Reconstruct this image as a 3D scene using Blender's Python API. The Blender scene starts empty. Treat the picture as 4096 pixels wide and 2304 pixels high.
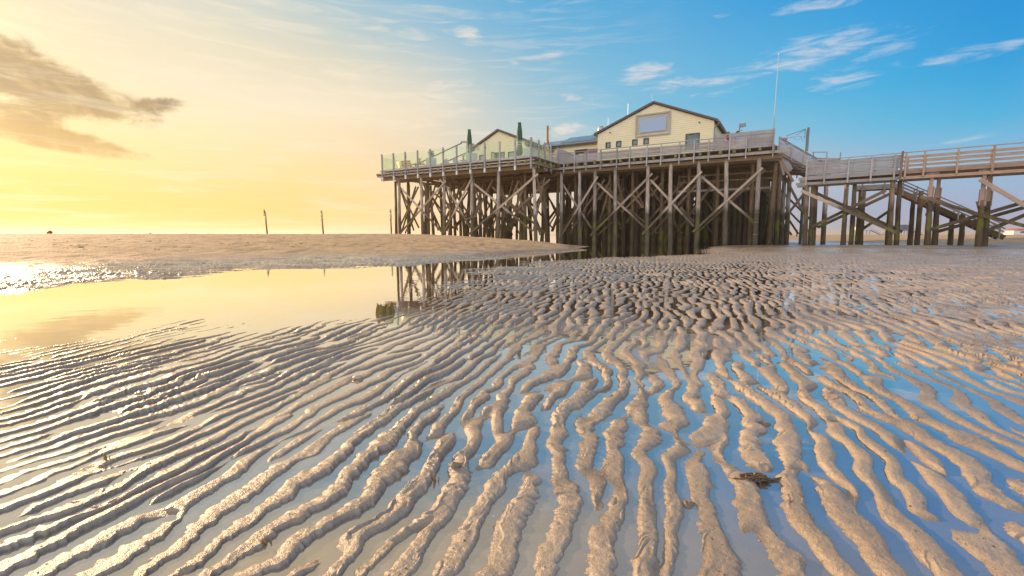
import bpy, math, random
import numpy as np
from mathutils import Vector
rnd = random.Random(7)
scene = bpy.context.scene
COL = scene.collection

# ------------------------------------------------------------------ frames
ANG = math.radians(59.1)                       # the pier's front runs 59 degrees off the view axis
O = Vector((22.67, 41.44, 0)); U = Vector((-math.sin(ANG), math.cos(ANG), 0)); V = Vector((math.cos(ANG), math.sin(ANG), 0))
def P(a, b, z): return O + U*a + V*b + Vector((0, 0, z))          # pier frame: a along the front, b into depth
BA = math.radians(56)
BO = Vector((24.18, 38.0, 0)); BE = Vector((math.sin(BA), -math.cos(BA), 0)); BN = Vector((math.cos(BA), math.sin(BA), 0))
def B(e, n, z): return BO + BE*e + BN*n + Vector((0, 0, z))       # footbridge frame
ZUP = Vector((0, 0, 1))
BW = -5.75                                      # the terrace stands this far in front of the main front

# ------------------------------------------------------------------ node helpers
def new_mat(name):
    m = bpy.data.materials.new(name); m.use_nodes = True
    nt = m.node_tree; nt.nodes.clear()
    return m, nt
def nd(nt, typ, props=None, **ins):
    n = nt.nodes.new(typ)
    for k, v in (props or {}).items(): setattr(n, k, v)
    for k, v in ins.items():
        key = int(k[1:]) if k[0] == 'i' and k[1:].isdigit() else k.replace('_', ' ')
        s = n.inputs[key]
        if hasattr(v, 'is_output') or isinstance(v, bpy.types.NodeSocket): nt.links.new(v, s)
        else: s.default_value = v
    return n
def mth(nt, op, a, b=0.0, c=0.0, clamp=False):
    return nd(nt, 'ShaderNodeMath', {'operation': op, 'use_clamp': clamp}, i0=a, i1=b, i2=c).outputs[0]
def ramp(nt, fac, stops, interp='LINEAR'):
    r = nd(nt, 'ShaderNodeValToRGB', None, Fac=fac); cr = r.color_ramp; cr.interpolation = interp
    while len(cr.elements) < len(stops): cr.elements.new(0.5)
    for e, (p, c) in zip(cr.elements, stops):
        e.position = p; e.color = (*c, 1) if len(c) == 3 else c
    return r.outputs[0]
def mixc(nt, fac, a, b, blend='MIX'):
    n = nt.nodes.new('ShaderNodeMix'); n.data_type = 'RGBA'; n.blend_type = blend
    for s, v in ((n.inputs[0], fac), (n.inputs[6], a), (n.inputs[7], b)):
        if isinstance(v, bpy.types.NodeSocket): nt.links.new(v, s)
        else: s.default_value = v if not isinstance(v, tuple) or len(v) == 4 else (*v, 1)
    return n.outputs[2]
def noise(nt, vec, scale, detail=4, rough=0.55, dist=0.0, out=0):
    return nd(nt, 'ShaderNodeTexNoise', None, Vector=vec, Scale=scale, Detail=detail, Roughness=rough, Distortion=dist).outputs[out]
def sstep(nt, v, lo, hi):
    return nd(nt, 'ShaderNodeMapRange', {'interpolation_type': 'SMOOTHSTEP'}, i0=v, i1=lo, i2=hi).outputs[0]
def finish(nt, bsdf):
    nd(nt, 'ShaderNodeOutputMaterial', None, Surface=bsdf)
def bump(nt, h, strength, dist):
    return nd(nt, 'ShaderNodeBump', None, Strength=strength, Distance=dist, Height=h).outputs[0]
def princ(nt, col, rough, normal=None, **kw):
    n = nd(nt, 'ShaderNodeBsdfPrincipled', None, **kw)
    for k, v in (('Base Color', col), ('Roughness', rough), ('Normal', normal)):
        if v is None: continue
        if isinstance(v, bpy.types.NodeSocket): nt.links.new(v, n.inputs[k])
        else: n.inputs[k].default_value = (*v, 1) if isinstance(v, tuple) and len(v) == 3 else v
    return n.outputs[0]

def wood(name, c0, c1, moss=0.0, rough=0.75, stain=0.5, tide=False, bark=False, mossc=(0.12, 0.13, 0.02)):
    m, nt = new_mat(name)
    uv = nd(nt, 'ShaderNodeTexCoord').outputs['UV']
    geo = nd(nt, 'ShaderNodeNewGeometry').outputs['Position']
    rndv = nd(nt, 'ShaderNodeObjectInfo').outputs['Random']
    mp = nd(nt, 'ShaderNodeMapping', None, Vector=uv, Scale=(1.1, 30 if not bark else 16, 1)).outputs[0]
    g = noise(nt, mp, 1.0, 6, 0.62, 0.3)
    big = noise(nt, geo, 1.3, 4, 0.6)
    col = mixc(nt, sstep(nt, g, 0.3, 0.7), c0, c1)
    v = mth(nt, 'MULTIPLY_ADD', rndv, 0.5, 0.75)
    v = mth(nt, 'MULTIPLY', v, mth(nt, 'MULTIPLY_ADD', big, stain, 1.0 - stain*0.5))
    col = mixc(nt, 1.0, col, nd(nt, 'ShaderNodeCombineColor', None, i0=v, i1=v, i2=v).outputs[0], 'MULTIPLY')
    kn = nd(nt, 'ShaderNodeTexVoronoi', None, Vector=nd(nt, 'ShaderNodeMapping', None, Vector=uv, Scale=(1.6, 5, 1)).outputs[0], Scale=1.0).outputs[0]
    col = mixc(nt, mth(nt, 'MULTIPLY', sstep(nt, kn, 0.10, 0.05), 0.6), col, (c0[0]*0.35, c0[1]*0.3, c0[2]*0.25))
    if moss > 0:
        mm = sstep(nt, noise(nt, geo, 2.2, 5, 0.65), 0.72 - moss*0.45, 0.86 - moss*0.45)
        col = mixc(nt, mth(nt, 'MULTIPLY', mm, 0.8), col, mossc)
    h = g
    if tide:
        z = nd(nt, 'ShaderNodeSeparateXYZ', None, Vector=geo).outputs[2]
        zz = mth(nt, 'ADD', z, mth(nt, 'MULTIPLY', mth(nt, 'SUBTRACT', noise(nt, geo, 1.1, 4), 0.5), 1.6))
        wet = sstep(nt, zz, 3.7, 2.9)
        barn = nd(nt, 'ShaderNodeTexVoronoi', None, Vector=geo, Scale=26.0).outputs[0]
        col = mixc(nt, mth(nt, 'MULTIPLY', wet, 0.85), col, mixc(nt, barn, (0.11, 0.07, 0.035), (0.025, 0.016, 0.009)))
        alg = mth(nt, 'MULTIPLY', sstep(nt, noise(nt, nd(nt, 'ShaderNodeMapping', None, Vector=geo, Scale=(1, 1, .35)).outputs[0], 1.7, 4), 0.50, 0.62), mth(nt, 'MULTIPLY', sstep(nt, zz, 3.4, 2.0), sstep(nt, zz, -0.4, 0.6)))
        col = mixc(nt, mth(nt, 'MULTIPLY', alg, 0.55), col, (0.20, 0.20, 0.01))
        h = mth(nt, 'ADD', g, mth(nt, 'MULTIPLY', mth(nt, 'MULTIPLY', barn, wet), 1.2))
    finish(nt, princ(nt, col, rough, bump(nt, h, 0.7, 0.02 if bark else 0.008)))
    return m
def plain(name, col, rough=0.6, var=0.15, metal=0.0, scale=6.0, bumpy=0.0):
    m, nt = new_mat(name)
    geo = nd(nt, 'ShaderNodeTexCoord').outputs['Object']
    n = noise(nt, geo, scale, 5, 0.6)
    v = mth(nt, 'MULTIPLY_ADD', n, 2*var, 1 - var)
    c = mixc(nt, 1.0, (*col, 1), nd(nt, 'ShaderNodeCombineColor', None, i0=v, i1=v, i2=v).outputs[0], 'MULTIPLY')
    finish(nt, princ(nt, c, rough, bump(nt, noise(nt, geo, scale*8, 3), bumpy, 0.01) if bumpy else None, Metallic=metal))
    return m
M = {}
M['rail'] = wood('weathered_grey_wood', (0.30, 0.27, 0.27), (0.50, 0.47, 0.48), 0.06)
M['slat'] = wood('weathered_slat_wood', (0.27, 0.24, 0.24), (0.46, 0.42, 0.42), 0.10)
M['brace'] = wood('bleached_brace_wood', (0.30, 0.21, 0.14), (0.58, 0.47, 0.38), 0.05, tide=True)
M['brace_dark'] = wood('shaded_brace_wood', (0.14, 0.088, 0.045), (0.30, 0.20, 0.115), 0.15, tide=True)  # brace wood again, under-deck shade put into the colour
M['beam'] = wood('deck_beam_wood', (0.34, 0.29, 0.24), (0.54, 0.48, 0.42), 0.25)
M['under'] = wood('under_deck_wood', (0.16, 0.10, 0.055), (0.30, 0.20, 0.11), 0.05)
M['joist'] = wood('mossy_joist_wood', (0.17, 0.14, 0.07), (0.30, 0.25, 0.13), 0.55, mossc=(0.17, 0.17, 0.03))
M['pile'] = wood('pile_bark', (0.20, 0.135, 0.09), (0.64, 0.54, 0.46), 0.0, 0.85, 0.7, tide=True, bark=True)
M['pile_mid'] = wood('half_shaded_pile_bark', (0.10, 0.06, 0.032), (0.26, 0.165, 0.09), 0.05, 0.85, 0.7, tide=True, bark=True)  # second row and terrace: part of the deck's shade put into colour
M['pile_dark'] = wood('shaded_pile_bark', (0.035, 0.022, 0.013), (0.10, 0.063, 0.036), 0.05, 0.85, 0.7, tide=True, bark=True)  # darkness under the main deck painted into the bark colour
M['new'] = wood('fresh_reddish_timber', (0.31, 0.205, 0.15), (0.49, 0.35, 0.275), 0.0, 0.7, 0.3)
M['bridge_old'] = wood('tarred_old_timber', (0.14, 0.09, 0.055), (0.32, 0.225, 0.14), 0.15, 0.75, 0.5, tide=True)
M['bench'] = wood('oiled_bench_wood', (0.36, 0.17, 0.05), (0.55, 0.30, 0.10), 0.0, 0.5, 0.3)
M['stump'] = wood('algae_stump_wood', (0.09, 0.055, 0.012), (0.24, 0.15, 0.03), 0.3, 0.7, 0.9, bark=True, mossc=(0.22, 0.15, 0.008))
M['siding'] = plain('cream_siding_paint', (0.86, 0.76, 0.52), 0.55, 0.10, scale=1.6)
M['roof'] = plain('dark_roof_edge', (0.085, 0.07, 0.07), 0.5, 0.15)
M['roof_metal'] = plain('blue_grey_sheet_roof', (0.22, 0.30, 0.42), 0.35, 0.1, 0.4, 2)
M['solar'] = plain('solar_panel_glass', (0.10, 0.16, 0.22), 0.12, 0.1)
M['dark'] = plain('dark_window_frame', (0.035, 0.037, 0.043), 0.5, 0.1)
M['inside'] = plain('painted_room_shade', (0.05, 0.05, 0.055), 0.8, 0.2)  # room darkness put into flat sheets behind openings
M['blind'] = plain('teal_reflection_paint', (0.13, 0.21, 0.24), 0.7, 0.05)  # teal reflections in the panes put into a flat colour
M['shutter'] = plain('grey_shutter', (0.36, 0.37, 0.42), 0.6, 0.06)
M['brown'] = plain('brown_curtain', (0.19, 0.09, 0.05), 0.8, 0.2)
M['screen'] = plain('blank_lavender_board', (0.36, 0.46, 0.66), 0.6, 0.02)
M['steel'] = plain('galvanised_steel', (0.36, 0.40, 0.44), 0.35, 0.12, 0.7)
M['zinc'] = plain('grey_zinc_gutter', (0.22, 0.24, 0.27), 0.45, 0.12, 0.4)
M['white'] = plain('white_paint', (0.78, 0.77, 0.74), 0.45, 0.05)
M['lilac'] = plain('lilac_panel_paint', (0.20, 0.13, 0.20), 0.6, 0.1)
M['rust'] = plain('rusty_brown_flue', (0.36, 0.17, 0.06), 0.5, 0.25, 0.2, 5)
M['green'] = plain('bottle_green_fabric', (0.018, 0.085, 0.045), 0.75, 0.25, scale=9, bumpy=0.3)
M['planter'] = plain('pale_planter_board', (0.55, 0.60, 0.62), 0.6, 0.06)
M['leaf'] = plain('shrub_leaf', (0.085, 0.10, 0.018), 0.6, 0.5, scale=3)
M['straw'] = plain('dry_straw', (0.42, 0.22, 0.06), 0.8, 0.3)
M['rope'] = plain('brown_lacing', (0.12, 0.085, 0.05), 0.8, 0.1)
M['black'] = plain('black_cable', (0.02, 0.02, 0.022), 0.5, 0.1)
M['red'] = plain('red_plastic', (0.55, 0.06, 0.05), 0.4, 0.1)
M['yellow'] = plain('yellow_band_paint', (0.72, 0.55, 0.04), 0.5, 0.08)
M['lime'] = plain('lime_band_paint', (0.62, 0.60, 0.02), 0.5, 0.08)
M['band'] = plain('pale_grey_band_paint', (0.48, 0.44, 0.44), 0.6, 0.08)
M['pole'] = plain('brown_stake_wood', (0.22, 0.10, 0.035), 0.7, 0.2)
M['skin'] = plain('skin', (0.50, 0.24, 0.17), 0.55, 0.05)
M['hair'] = plain('dark_hair', (0.05, 0.03, 0.02), 0.6, 0.1)
M['plum'] = plain('plum_shirt', (0.16, 0.045, 0.16), 0.8, 0.1)
M['sky_blue'] = plain('light_blue_shirt', (0.25, 0.47, 0.78), 0.8, 0.1)
M['navy'] = plain('navy_cloth', (0.03, 0.035, 0.06), 0.8, 0.1)
M['khaki'] = plain('khaki_cloth', (0.30, 0.25, 0.18), 0.8, 0.1)
M['cloth_white'] = plain('off_white_cloth', (0.62, 0.56, 0.50), 0.8, 0.1)
M['weed'] = plain('brown_seaweed', (0.12, 0.07, 0.03), 0.4, 0.4, scale=20)
M['shell'] = plain('worn_shell', (0.50, 0.36, 0.25), 0.5, 0.3, scale=30)
M['cast'] = plain('wet_sand_cast', (0.24, 0.175, 0.12), 0.6, 0.2, scale=60)
M['clump'] = plain('dark_clump', (0.20, 0.09, 0.03), 0.85, 0.4)
M['far_white'] = plain('far_white_paint', (0.62, 0.64, 0.68), 0.7, 0.1)
M['far_blue'] = plain('far_blue_paint', (0.10, 0.13, 0.26), 0.7, 0.1)
M['far_red'] = plain('far_red_paint', (0.55, 0.10, 0.10), 0.7, 0.1)
def glass_mat():
    m, nt = new_mat('greenish_windbreak_glass')
    t = nd(nt, 'ShaderNodeBsdfTransparent', None, Color=(0.93, 0.97, 0.92, 1)).outputs[0]
    g = nd(nt, 'ShaderNodeBsdfGlossy', None, Color=(0.9, 1, 0.95, 1), Roughness=0.03).outputs[0]
    d = nd(nt, 'ShaderNodeBsdfDiffuse', None, Color=(0.55, 0.72, 0.56, 1)).outputs[0]
    fc = nd(nt, 'ShaderNodeLayerWeight', None, Blend=0.5).outputs['Facing']
    f = mth(nt, 'MULTIPLY_ADD', mth(nt, 'POWER', fc, 4.0), 0.45, 0.025)
    a = nd(nt, 'ShaderNodeMixShader', None, i0=f, i1=t, i2=g).outputs[0]
    b = nd(nt, 'ShaderNodeMixShader', None, i0=0.06, i1=a, i2=d).outputs[0]
    finish(nt, b); return m
M['glass'] = glass_mat()
def window_mat():
    m, nt = new_mat('window_glass')
    t = nd(nt, 'ShaderNodeBsdfTransparent', None, Color=(0.8, 0.88, 0.9, 1)).outputs[0]
    g = nd(nt, 'ShaderNodeBsdfGlossy', None, Color=(1, 1, 1, 1), Roughness=0.02).outputs[0]
    fc = nd(nt, 'ShaderNodeLayerWeight', None, Blend=0.5).outputs['Facing']
    f = mth(nt, 'MULTIPLY_ADD', mth(nt, 'POWER', fc, 4.0), 0.6, 0.05)
    finish(nt, nd(nt, 'ShaderNodeMixShader', None, i0=f, i1=t, i2=g).outputs[0]); return m
M['window'] = window_mat()

# ------------------------------------------------------------------ mesh builder
class MB:
    def __init__(s): s.v = []; s.f = []; s.uv = []
    def quad(s, pts, uvs=None):
        i = len(s.v); s.v += [Vector(p) for p in pts]; s.f.append(tuple(range(i, i+len(pts))))
        if uvs is None:
            o = rnd.random()*9
            e1 = (Vector(pts[1])-Vector(pts[0])).length; e2 = (Vector(pts[-1])-Vector(pts[0])).length
            uvs = [(o, o), (o+e1, o), (o+e1, o+e2), (o, o+e2)] if len(pts) == 4 else [(o+p[0], o+p[2]) for p in pts]
        s.uv += uvs; return s
    def frame(s, p, q, up):
        d = (q-p); L = d.length; d = d/L
        w = d.cross(up)
        if w.length < 1e-4: w = d.cross(Vector((1, 0, 0)))
        w.normalize(); h = w.cross(d).normalized(); return d, w, h, L
    def bar(s, p, q, w, h, up=ZUP):                       # rectangular timber from p to q
        p = Vector(p); q = Vector(q); d, W, H, L = s.frame(p, q, Vector(up))
        o = rnd.random()*20; k = rnd.random()*20
        c = [(-w/2, -h/2), (w/2, -h/2), (w/2, h/2), (-w/2, h/2)]
        A = [p+W*x+H*y for x, y in c]; Bq = [q+W*x+H*y for x, y in c]
        acc = k
        for i in range(4):
            j = (i+1) % 4; e = (A[j]-A[i]).length
            s.quad([A[i], A[j], Bq[j], Bq[i]], [(o, acc), (o, acc+e), (o+L, acc+e), (o+L, acc)]); acc += e
        s.quad(A[::-1]); s.quad(Bq); return s
    def box(s, lo, hi, fr=None):                          # axis box in a frame function
        fr = fr or (lambda a, b, z: Vector((a, b, z)))
        (x0, y0, z0), (x1, y1, z1) = lo, hi
        c = [fr(x0, y0, z0), fr(x1, y0, z0), fr(x1, y1, z0), fr(x0, y1, z0), fr(x0, y0, z1), fr(x1, y0, z1), fr(x1, y1, z1), fr(x0, y1, z1)]
        for f in ((3, 2, 1, 0), (4, 5, 6, 7), (0, 1, 5, 4), (1, 2, 6, 5), (2, 3, 7, 6), (3, 0, 4, 7)): s.quad([c[i] for i in f])
        return s
    def tube(s, pts, rad, n=8, caps=True, jit=0.0):
        pts = [Vector(p) for p in pts]; rad = rad if isinstance(rad, (list, tuple)) else [rad]*len(pts)
        rings = []; uvs = []; L = rnd.random()*10; k = rnd.random()*10
        ref = None
        for i, p in enumerate(pts):
            d = (pts[min(i+1, len(pts)-1)]-pts[max(i-1, 0)]).normalized()
            if ref is None: ref = d.orthogonal().normalized()
            w = (ref - d*ref.dot(d)).normalized(); ref = w; h = d.cross(w)
            if i: L += (p-pts[i-1]).length
            base = len(s.v)
            for j in range(n):
                a = 2*math.pi*j/n; r = rad[i]*(1+jit*(rnd.random()-0.5))
                s.v.append(p+(w*math.cos(a)+h*math.sin(a))*r)
            rings.append(base); uvs.append(L)
        for i in range(len(pts)-1):
            c = 2*math.pi*max(rad[i], 0.01)
            for j in range(n):
                j2 = (j+1) % n
                s.f.append((rings[i]+j, rings[i]+j2, rings[i+1]+j2, rings[i+1]+j))
                s.uv += [(uvs[i], k+c*j/n), (uvs[i], k+c*(j+1)/n), (uvs[i+1], k+c*(j+1)/n), (uvs[i+1], k+c*j/n)]
        if caps:
            for r, rev in ((rings[0], True), (rings[-1], False)):
                f = [r+j for j in range(n)]; f = f[::-1] if rev else f
                s.f.append(tuple(f)); s.uv += [(k+math.cos(j), k+math.sin(j)) for j in range(n)]
        return s
    def lathe(s, c, prof, n=16, wav=None):
        c = Vector(c); base = len(s.v); k = rnd.random()*5
        for i, (r, z) in enumerate(prof):
            for j in range(n):
                a = 2*math.pi*j/n; rr = r*(1 + (wav(i, a) if wav else 0))
                s.v.append(c+Vector((rr*math.cos(a), rr*math.sin(a), z)))
        for i in range(len(prof)-1):
            for j in range(n):
                j2 = (j+1) % n
                s.f.append((base+i*n+j, base+i*n+j2, base+(i+1)*n+j2, base+(i+1)*n+j))
                s.uv += [(prof[i][1], k+j/n), (prof[i][1], k+(j+1)/n), (prof[i+1][1], k+(j+1)/n), (prof[i+1][1], k+j/n)]
        s.f.append(tuple(base+(len(prof)-1)*n+j for j in range(n))); s.uv += [(0, 0)]*n
        s.f.append(tuple(base+j for j in range(n))[::-1]); s.uv += [(0, 0)]*n
        return s
    def blob(s, c, r, jit=0.2, n=10, m=7, sq=(1, 1, 1)):
        c = Vector(c); prof = []
        for i in range(1, m):
            t = math.pi*i/m - math.pi/2; prof.append((math.cos(t), math.sin(t)))
        base = len(s.v)
        for a, z in prof:
            for j in range(n):
                th = 2*math.pi*j/n; k = r*(1+jit*(rnd.random()-0.5))
                s.v.append(c+Vector((a*math.cos(th)*k*sq[0], a*math.sin(th)*k*sq[1], z*k*sq[2])))
        for i in range(len(prof)-1):
            for j in range(n):
                j2 = (j+1) % n
                s.f.append((base+i*n+j, base+i*n+j2, base+(i+1)*n+j2, base+(i+1)*n+j)); s.uv += [(i, j), (i, j+1), (i+1, j+1), (i+1, j)]
        for r0, rev in ((0, True), ((len(prof)-1)*n, False)):
            f = [base+r0+j for j in range(n)]; s.f.append(tuple(f[::-1] if rev else f)); s.uv += [(0, 0)]*n
        return s
    def prism(s, poly, vec):                              # extrude polygon by vec
        poly = [Vector(p) for p in poly]; vec = Vector(vec); n = len(poly)
        s.quad(poly); s.quad([p+vec for p in poly][::-1])
        for i in range(n):
            j = (i+1) % n; s.quad([poly[j], poly[i], poly[i]+vec, poly[j]+vec])
        return s
    def build(s, name, mat, parent=None, loc=None, smooth=False):
        if parent is not None: org = Vector(parent['_o'])
        else:
            if loc is None:
                xs = [v.x for v in s.v]; ys = [v.y for v in s.v]; zs = [v.z for v in s.v]
                loc = ((min(xs)+max(xs))/2, (min(ys)+max(ys))/2, min(zs))
            org = Vector(loc)
        me = bpy.data.meshes.new(name); me.from_pydata([v-org for v in s.v], [], s.f)
        uvl = me.uv_layers.new(name='UVMap'); uvl.data.foreach_set('uv', [c for t in s.uv for c in t[:2]])
        if smooth: me.polygons.foreach_set('use_smooth', [True]*len(me.polygons))
        me.materials.append(M[mat] if isinstance(mat, str) else mat); me.update()
        o = bpy.data.objects.new(name, me); COL.objects.link(o)
        if parent is not None: o.parent = parent
        else: o.location = org
        o['_o'] = tuple(org); return o
def tag(o, label=None, cat=None, group=None, kind=None):
    for k, v in (('label', label), ('category', cat), ('group', group), ('kind', kind)):
        if v: o[k] = v
    return o
def thing(name, label, cat, loc, group=None):
    o = bpy.data.objects.new(name, None); COL.objects.link(o); o.location = loc; o['_o'] = tuple(loc)
    o.empty_display_size = 0.2
    return tag(o, label, cat, group)


# ------------------------------------------------------------------ sky, sun, camera
SUN_AZ, SUN_EL = math.radians(-54), math.radians(14)
SKY_AZ= [-180, -140, -100, -75, -62, -53, -46, -39, -32, -25, -18, -11, -4, 3, 10, 17, 24, 31, 38, 45, 53, 62, 75, 100, 130, 155]
SKY_EL= [0, 3, 6, 10, 14, 18, 22, 27, 33, 45, 65, 88]  # rows above the view are unseen, paled to add fill light
SKY = [
 [227, 222, 225, 233, 222, 207, 249, 214, 131, 255, 189, 84, 255, 192, 79, 255, 192, 76, 255, 192, 79, 255, 197, 92, 255, 203, 104, 255, 208, 118, 255, 215, 142, 255, 220, 163, 254, 224, 180, 254, 226, 189, 250, 225, 196, 231, 213, 197, 203, 195, 197, 175, 178, 198, 168, 171, 201, 167, 170, 202, 170, 177, 206, 173, 181, 209, 183, 187, 211, 198, 198, 216, 214, 212, 223, 220, 218, 225],
 [224, 221, 227, 229, 221, 210, 248, 216, 137, 255, 198, 96, 255, 199, 92, 255, 201, 91, 255, 205, 96, 255, 209, 109, 255, 214, 121, 255, 214, 130, 255, 219, 149, 251, 220, 169, 247, 222, 184, 245, 224, 193, 242, 224, 199, 225, 213, 200, 202, 197, 197, 176, 181, 198, 165, 177, 206, 158, 177, 210, 156, 179, 213, 159, 180, 213, 172, 184, 213, 190, 195, 218, 208, 211, 224, 215, 216, 227],
 [218, 219, 229, 224, 219, 213, 246, 218, 151, 255, 210, 115, 255, 212, 115, 255, 215, 120, 255, 218, 132, 255, 222, 146, 255, 222, 151, 255, 222, 149, 253, 221, 160, 245, 219, 174, 235, 218, 188, 229, 219, 197, 222, 217, 202, 209, 209, 204, 199, 201, 202, 185, 194, 204, 160, 191, 216, 144, 190, 221, 134, 182, 219, 140, 177, 217, 157, 180, 216, 179, 192, 220, 199, 208, 226, 208, 214, 228],
 [209, 216, 231, 217, 218, 217, 244, 221, 168, 255, 220, 138, 253, 219, 141, 252, 220, 149, 252, 223, 162, 253, 229, 175, 255, 232, 181, 255, 229, 179, 251, 224, 179, 238, 218, 184, 214, 212, 196, 199, 209, 204, 184, 205, 210, 169, 200, 214, 152, 194, 216, 129, 192, 222, 99, 185, 225, 76, 179, 225, 89, 172, 222, 111, 169, 219, 134, 173, 219, 162, 187, 222, 184, 202, 228, 198, 211, 230],
 [199, 212, 232, 210, 215, 221, 240, 225, 186, 255, 228, 164, 249, 225, 167, 244, 223, 173, 241, 222, 180, 245, 228, 192, 248, 232, 199, 249, 233, 201, 248, 231, 199, 241, 226, 198, 207, 212, 205, 173, 202, 212, 138, 193, 219, 124, 189, 221, 106, 185, 224, 84, 180, 226, 63, 173, 225, 43, 161, 222, 64, 159, 221, 91, 163, 220, 108, 166, 220, 142, 182, 224, 167, 197, 229, 186, 207, 231],
 [189, 209, 234, 201, 213, 225, 235, 223, 193, 249, 229, 174, 243, 225, 176, 238, 223, 181, 235, 223, 187, 234, 224, 193, 235, 225, 195, 232, 222, 194, 224, 219, 198, 210, 213, 204, 181, 203, 209, 146, 192, 215, 123, 187, 220, 110, 183, 222, 94, 178, 224, 79, 173, 224, 56, 161, 222, 33, 149, 219, 38, 147, 218, 66, 153, 220, 81, 159, 221, 122, 176, 226, 148, 191, 231, 174, 202, 232],
 [179, 205, 234, 193, 210, 227, 228, 222, 199, 241, 226, 184, 235, 223, 187, 230, 221, 191, 226, 220, 196, 222, 219, 201, 217, 217, 202, 204, 212, 203, 182, 203, 207, 162, 196, 212, 138, 188, 216, 115, 181, 218, 103, 178, 220, 92, 173, 221, 74, 166, 222, 52, 159, 221, 33, 151, 220, 33, 144, 218, 33, 143, 217, 38, 148, 219, 55, 153, 221, 104, 171, 226, 133, 187, 231, 162, 198, 233],
 [168, 199, 233, 183, 205, 228, 217, 217, 206, 230, 222, 194, 223, 219, 196, 216, 216, 200, 209, 214, 204, 200, 211, 207, 188, 206, 210, 166, 198, 213, 137, 189, 216, 114, 182, 219, 95, 175, 221, 82, 170, 222, 72, 166, 221, 61, 161, 221, 38, 156, 220, 33, 150, 220, 33, 145, 218, 33, 142, 217, 33, 142, 217, 33, 146, 218, 34, 148, 220, 87, 166, 226, 122, 182, 231, 149, 192, 233],
 [180, 187, 203, 181, 188, 203, 243, 217, 171, 243, 217, 171, 243, 217, 171, 243, 217, 171, 242, 216, 172, 241, 216, 172, 239, 215, 172, 235, 213, 173, 226, 208, 174, 216, 202, 175, 204, 195, 177, 190, 188, 179, 176, 180, 181, 159, 172, 183, 146, 165, 186, 141, 162, 188, 136, 159, 189, 135, 158, 189, 135, 158, 189, 135, 158, 189, 136, 159, 190, 141, 160, 190, 176, 185, 203, 178, 186, 203],
 [183, 188, 202, 183, 188, 202, 243, 217, 171, 243, 217, 171, 243, 217, 171, 243, 217, 171, 242, 217, 171, 241, 216, 172, 240, 215, 172, 237, 213, 172, 229, 209, 173, 220, 203, 174, 210, 197, 176, 198, 190, 178, 186, 184, 180, 172, 176, 183, 160, 169, 186, 155, 167, 188, 150, 164, 189, 148, 163, 190, 149, 163, 190, 149, 163, 190, 149, 163, 190, 149, 163, 190, 182, 187, 202, 183, 188, 202],
 [198, 186, 172, 198, 186, 172, 198, 186, 172, 198, 186, 172, 198, 186, 172, 198, 186, 172, 198, 186, 172, 198, 186, 172, 198, 186, 172, 198, 186, 172, 198, 186, 172, 198, 186, 172, 198, 186, 172, 198, 186, 172, 198, 186, 172, 198, 186, 172, 198, 186, 172, 198, 186, 172, 198, 186, 172, 198, 186, 172, 198, 186, 172, 198, 186, 172, 198, 186, 172, 198, 186, 172, 198, 186, 172, 198, 186, 172],
 [198, 186, 172, 198, 186, 172, 198, 186, 172, 198, 186, 172, 198, 186, 172, 198, 186, 172, 198, 186, 172, 198, 186, 172, 198, 186, 172, 198, 186, 172, 198, 186, 172, 198, 186, 172, 198, 186, 172, 198, 186, 172, 198, 186, 172, 198, 186, 172, 198, 186, 172, 198, 186, 172, 198, 186, 172, 198, 186, 172, 198, 186, 172, 198, 186, 172, 198, 186, 172, 198, 186, 172, 198, 186, 172, 198, 186, 172],
]
CLOUDS = [(-45.5, 13.0, 4.2, 2.4, -12, 0, 0.9), (-42.5, 11.8, 5.2, 1.9, -5, 0, 0.9), (-46.5, 9.7, 3.6, 1.7, 3, 0, 0.7), (-39.0, 11.6, 4.4, 0.8, 10, 0, 0.6), (-44.2, 8.5, 6.9, 0.8, -9, 0, 0.7), (-41.5, 7.5, 4.2, 0.5, -4, 0, 0.5), (-30.3, 7.8, 1.8, 0.2, -1, 0, 0.25),
 (-5, 21.9, 1.9, 0.9, -7, 1, 0.7), (4.8, 20.4, 2.7, 0.7, 11, 1, 0.55), (2, 19.7, 2.8, 0.5, 7, 1, 0.5), (8.1, 15.4, 2.8, 0.6, -7, 1, 0.6), (6.8, 12.3, 2.3, 0.8, 6, 1, 0.75), (-7.9, 16.5, 3.3, 1.2, 15, 1, 0.5), (15.5, 17.7, 3.0, 1.2, 2, 1, 0.65), (18.7, 16.2, 4.4, 0.9, 6, 1, 0.6), (24.8, 16.1, 4.6, 1.2, 7, 1, 0.5), (32.9, 18.1, 5.2, 1.3, 1, 1, 0.6), (29.9, 16.9, 5, 0.7, -5, 1, 0.6), (35.2, 17, 5.5, 1.2, 5, 1, 0.5), (32, 21.4, 4.4, 0.6, -5, 1, 0.55), (22.5, 22.4, 1.6, 0.4, -9, 1, 0.4), (34.4, 14.7, 4.7, 1.1, 1, 1, 0.5), (43, 15, 3.1, 0.9, 4, 1, 0.5), (45.6, 15.2, 1.3, 0.5, 4, 1, 0.6), (44.1, 8.3, 2.9, 0.3, 8, 1, 0.6), (34.6, 2.6, 1.9, 0.9, 10, 1, 0.45), (-25.8, 16.4, 18, 1.5, 8, 1, 0.35), (-17.8, 15.5, 13.6, 1.1, -1, 1, 0.4), (-8.8, 14.8, 7, 0.9, -4, 1, 0.45), (-15.2, 12.6, 7.3, 0.6, 1, 1, 0.4)]
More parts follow.
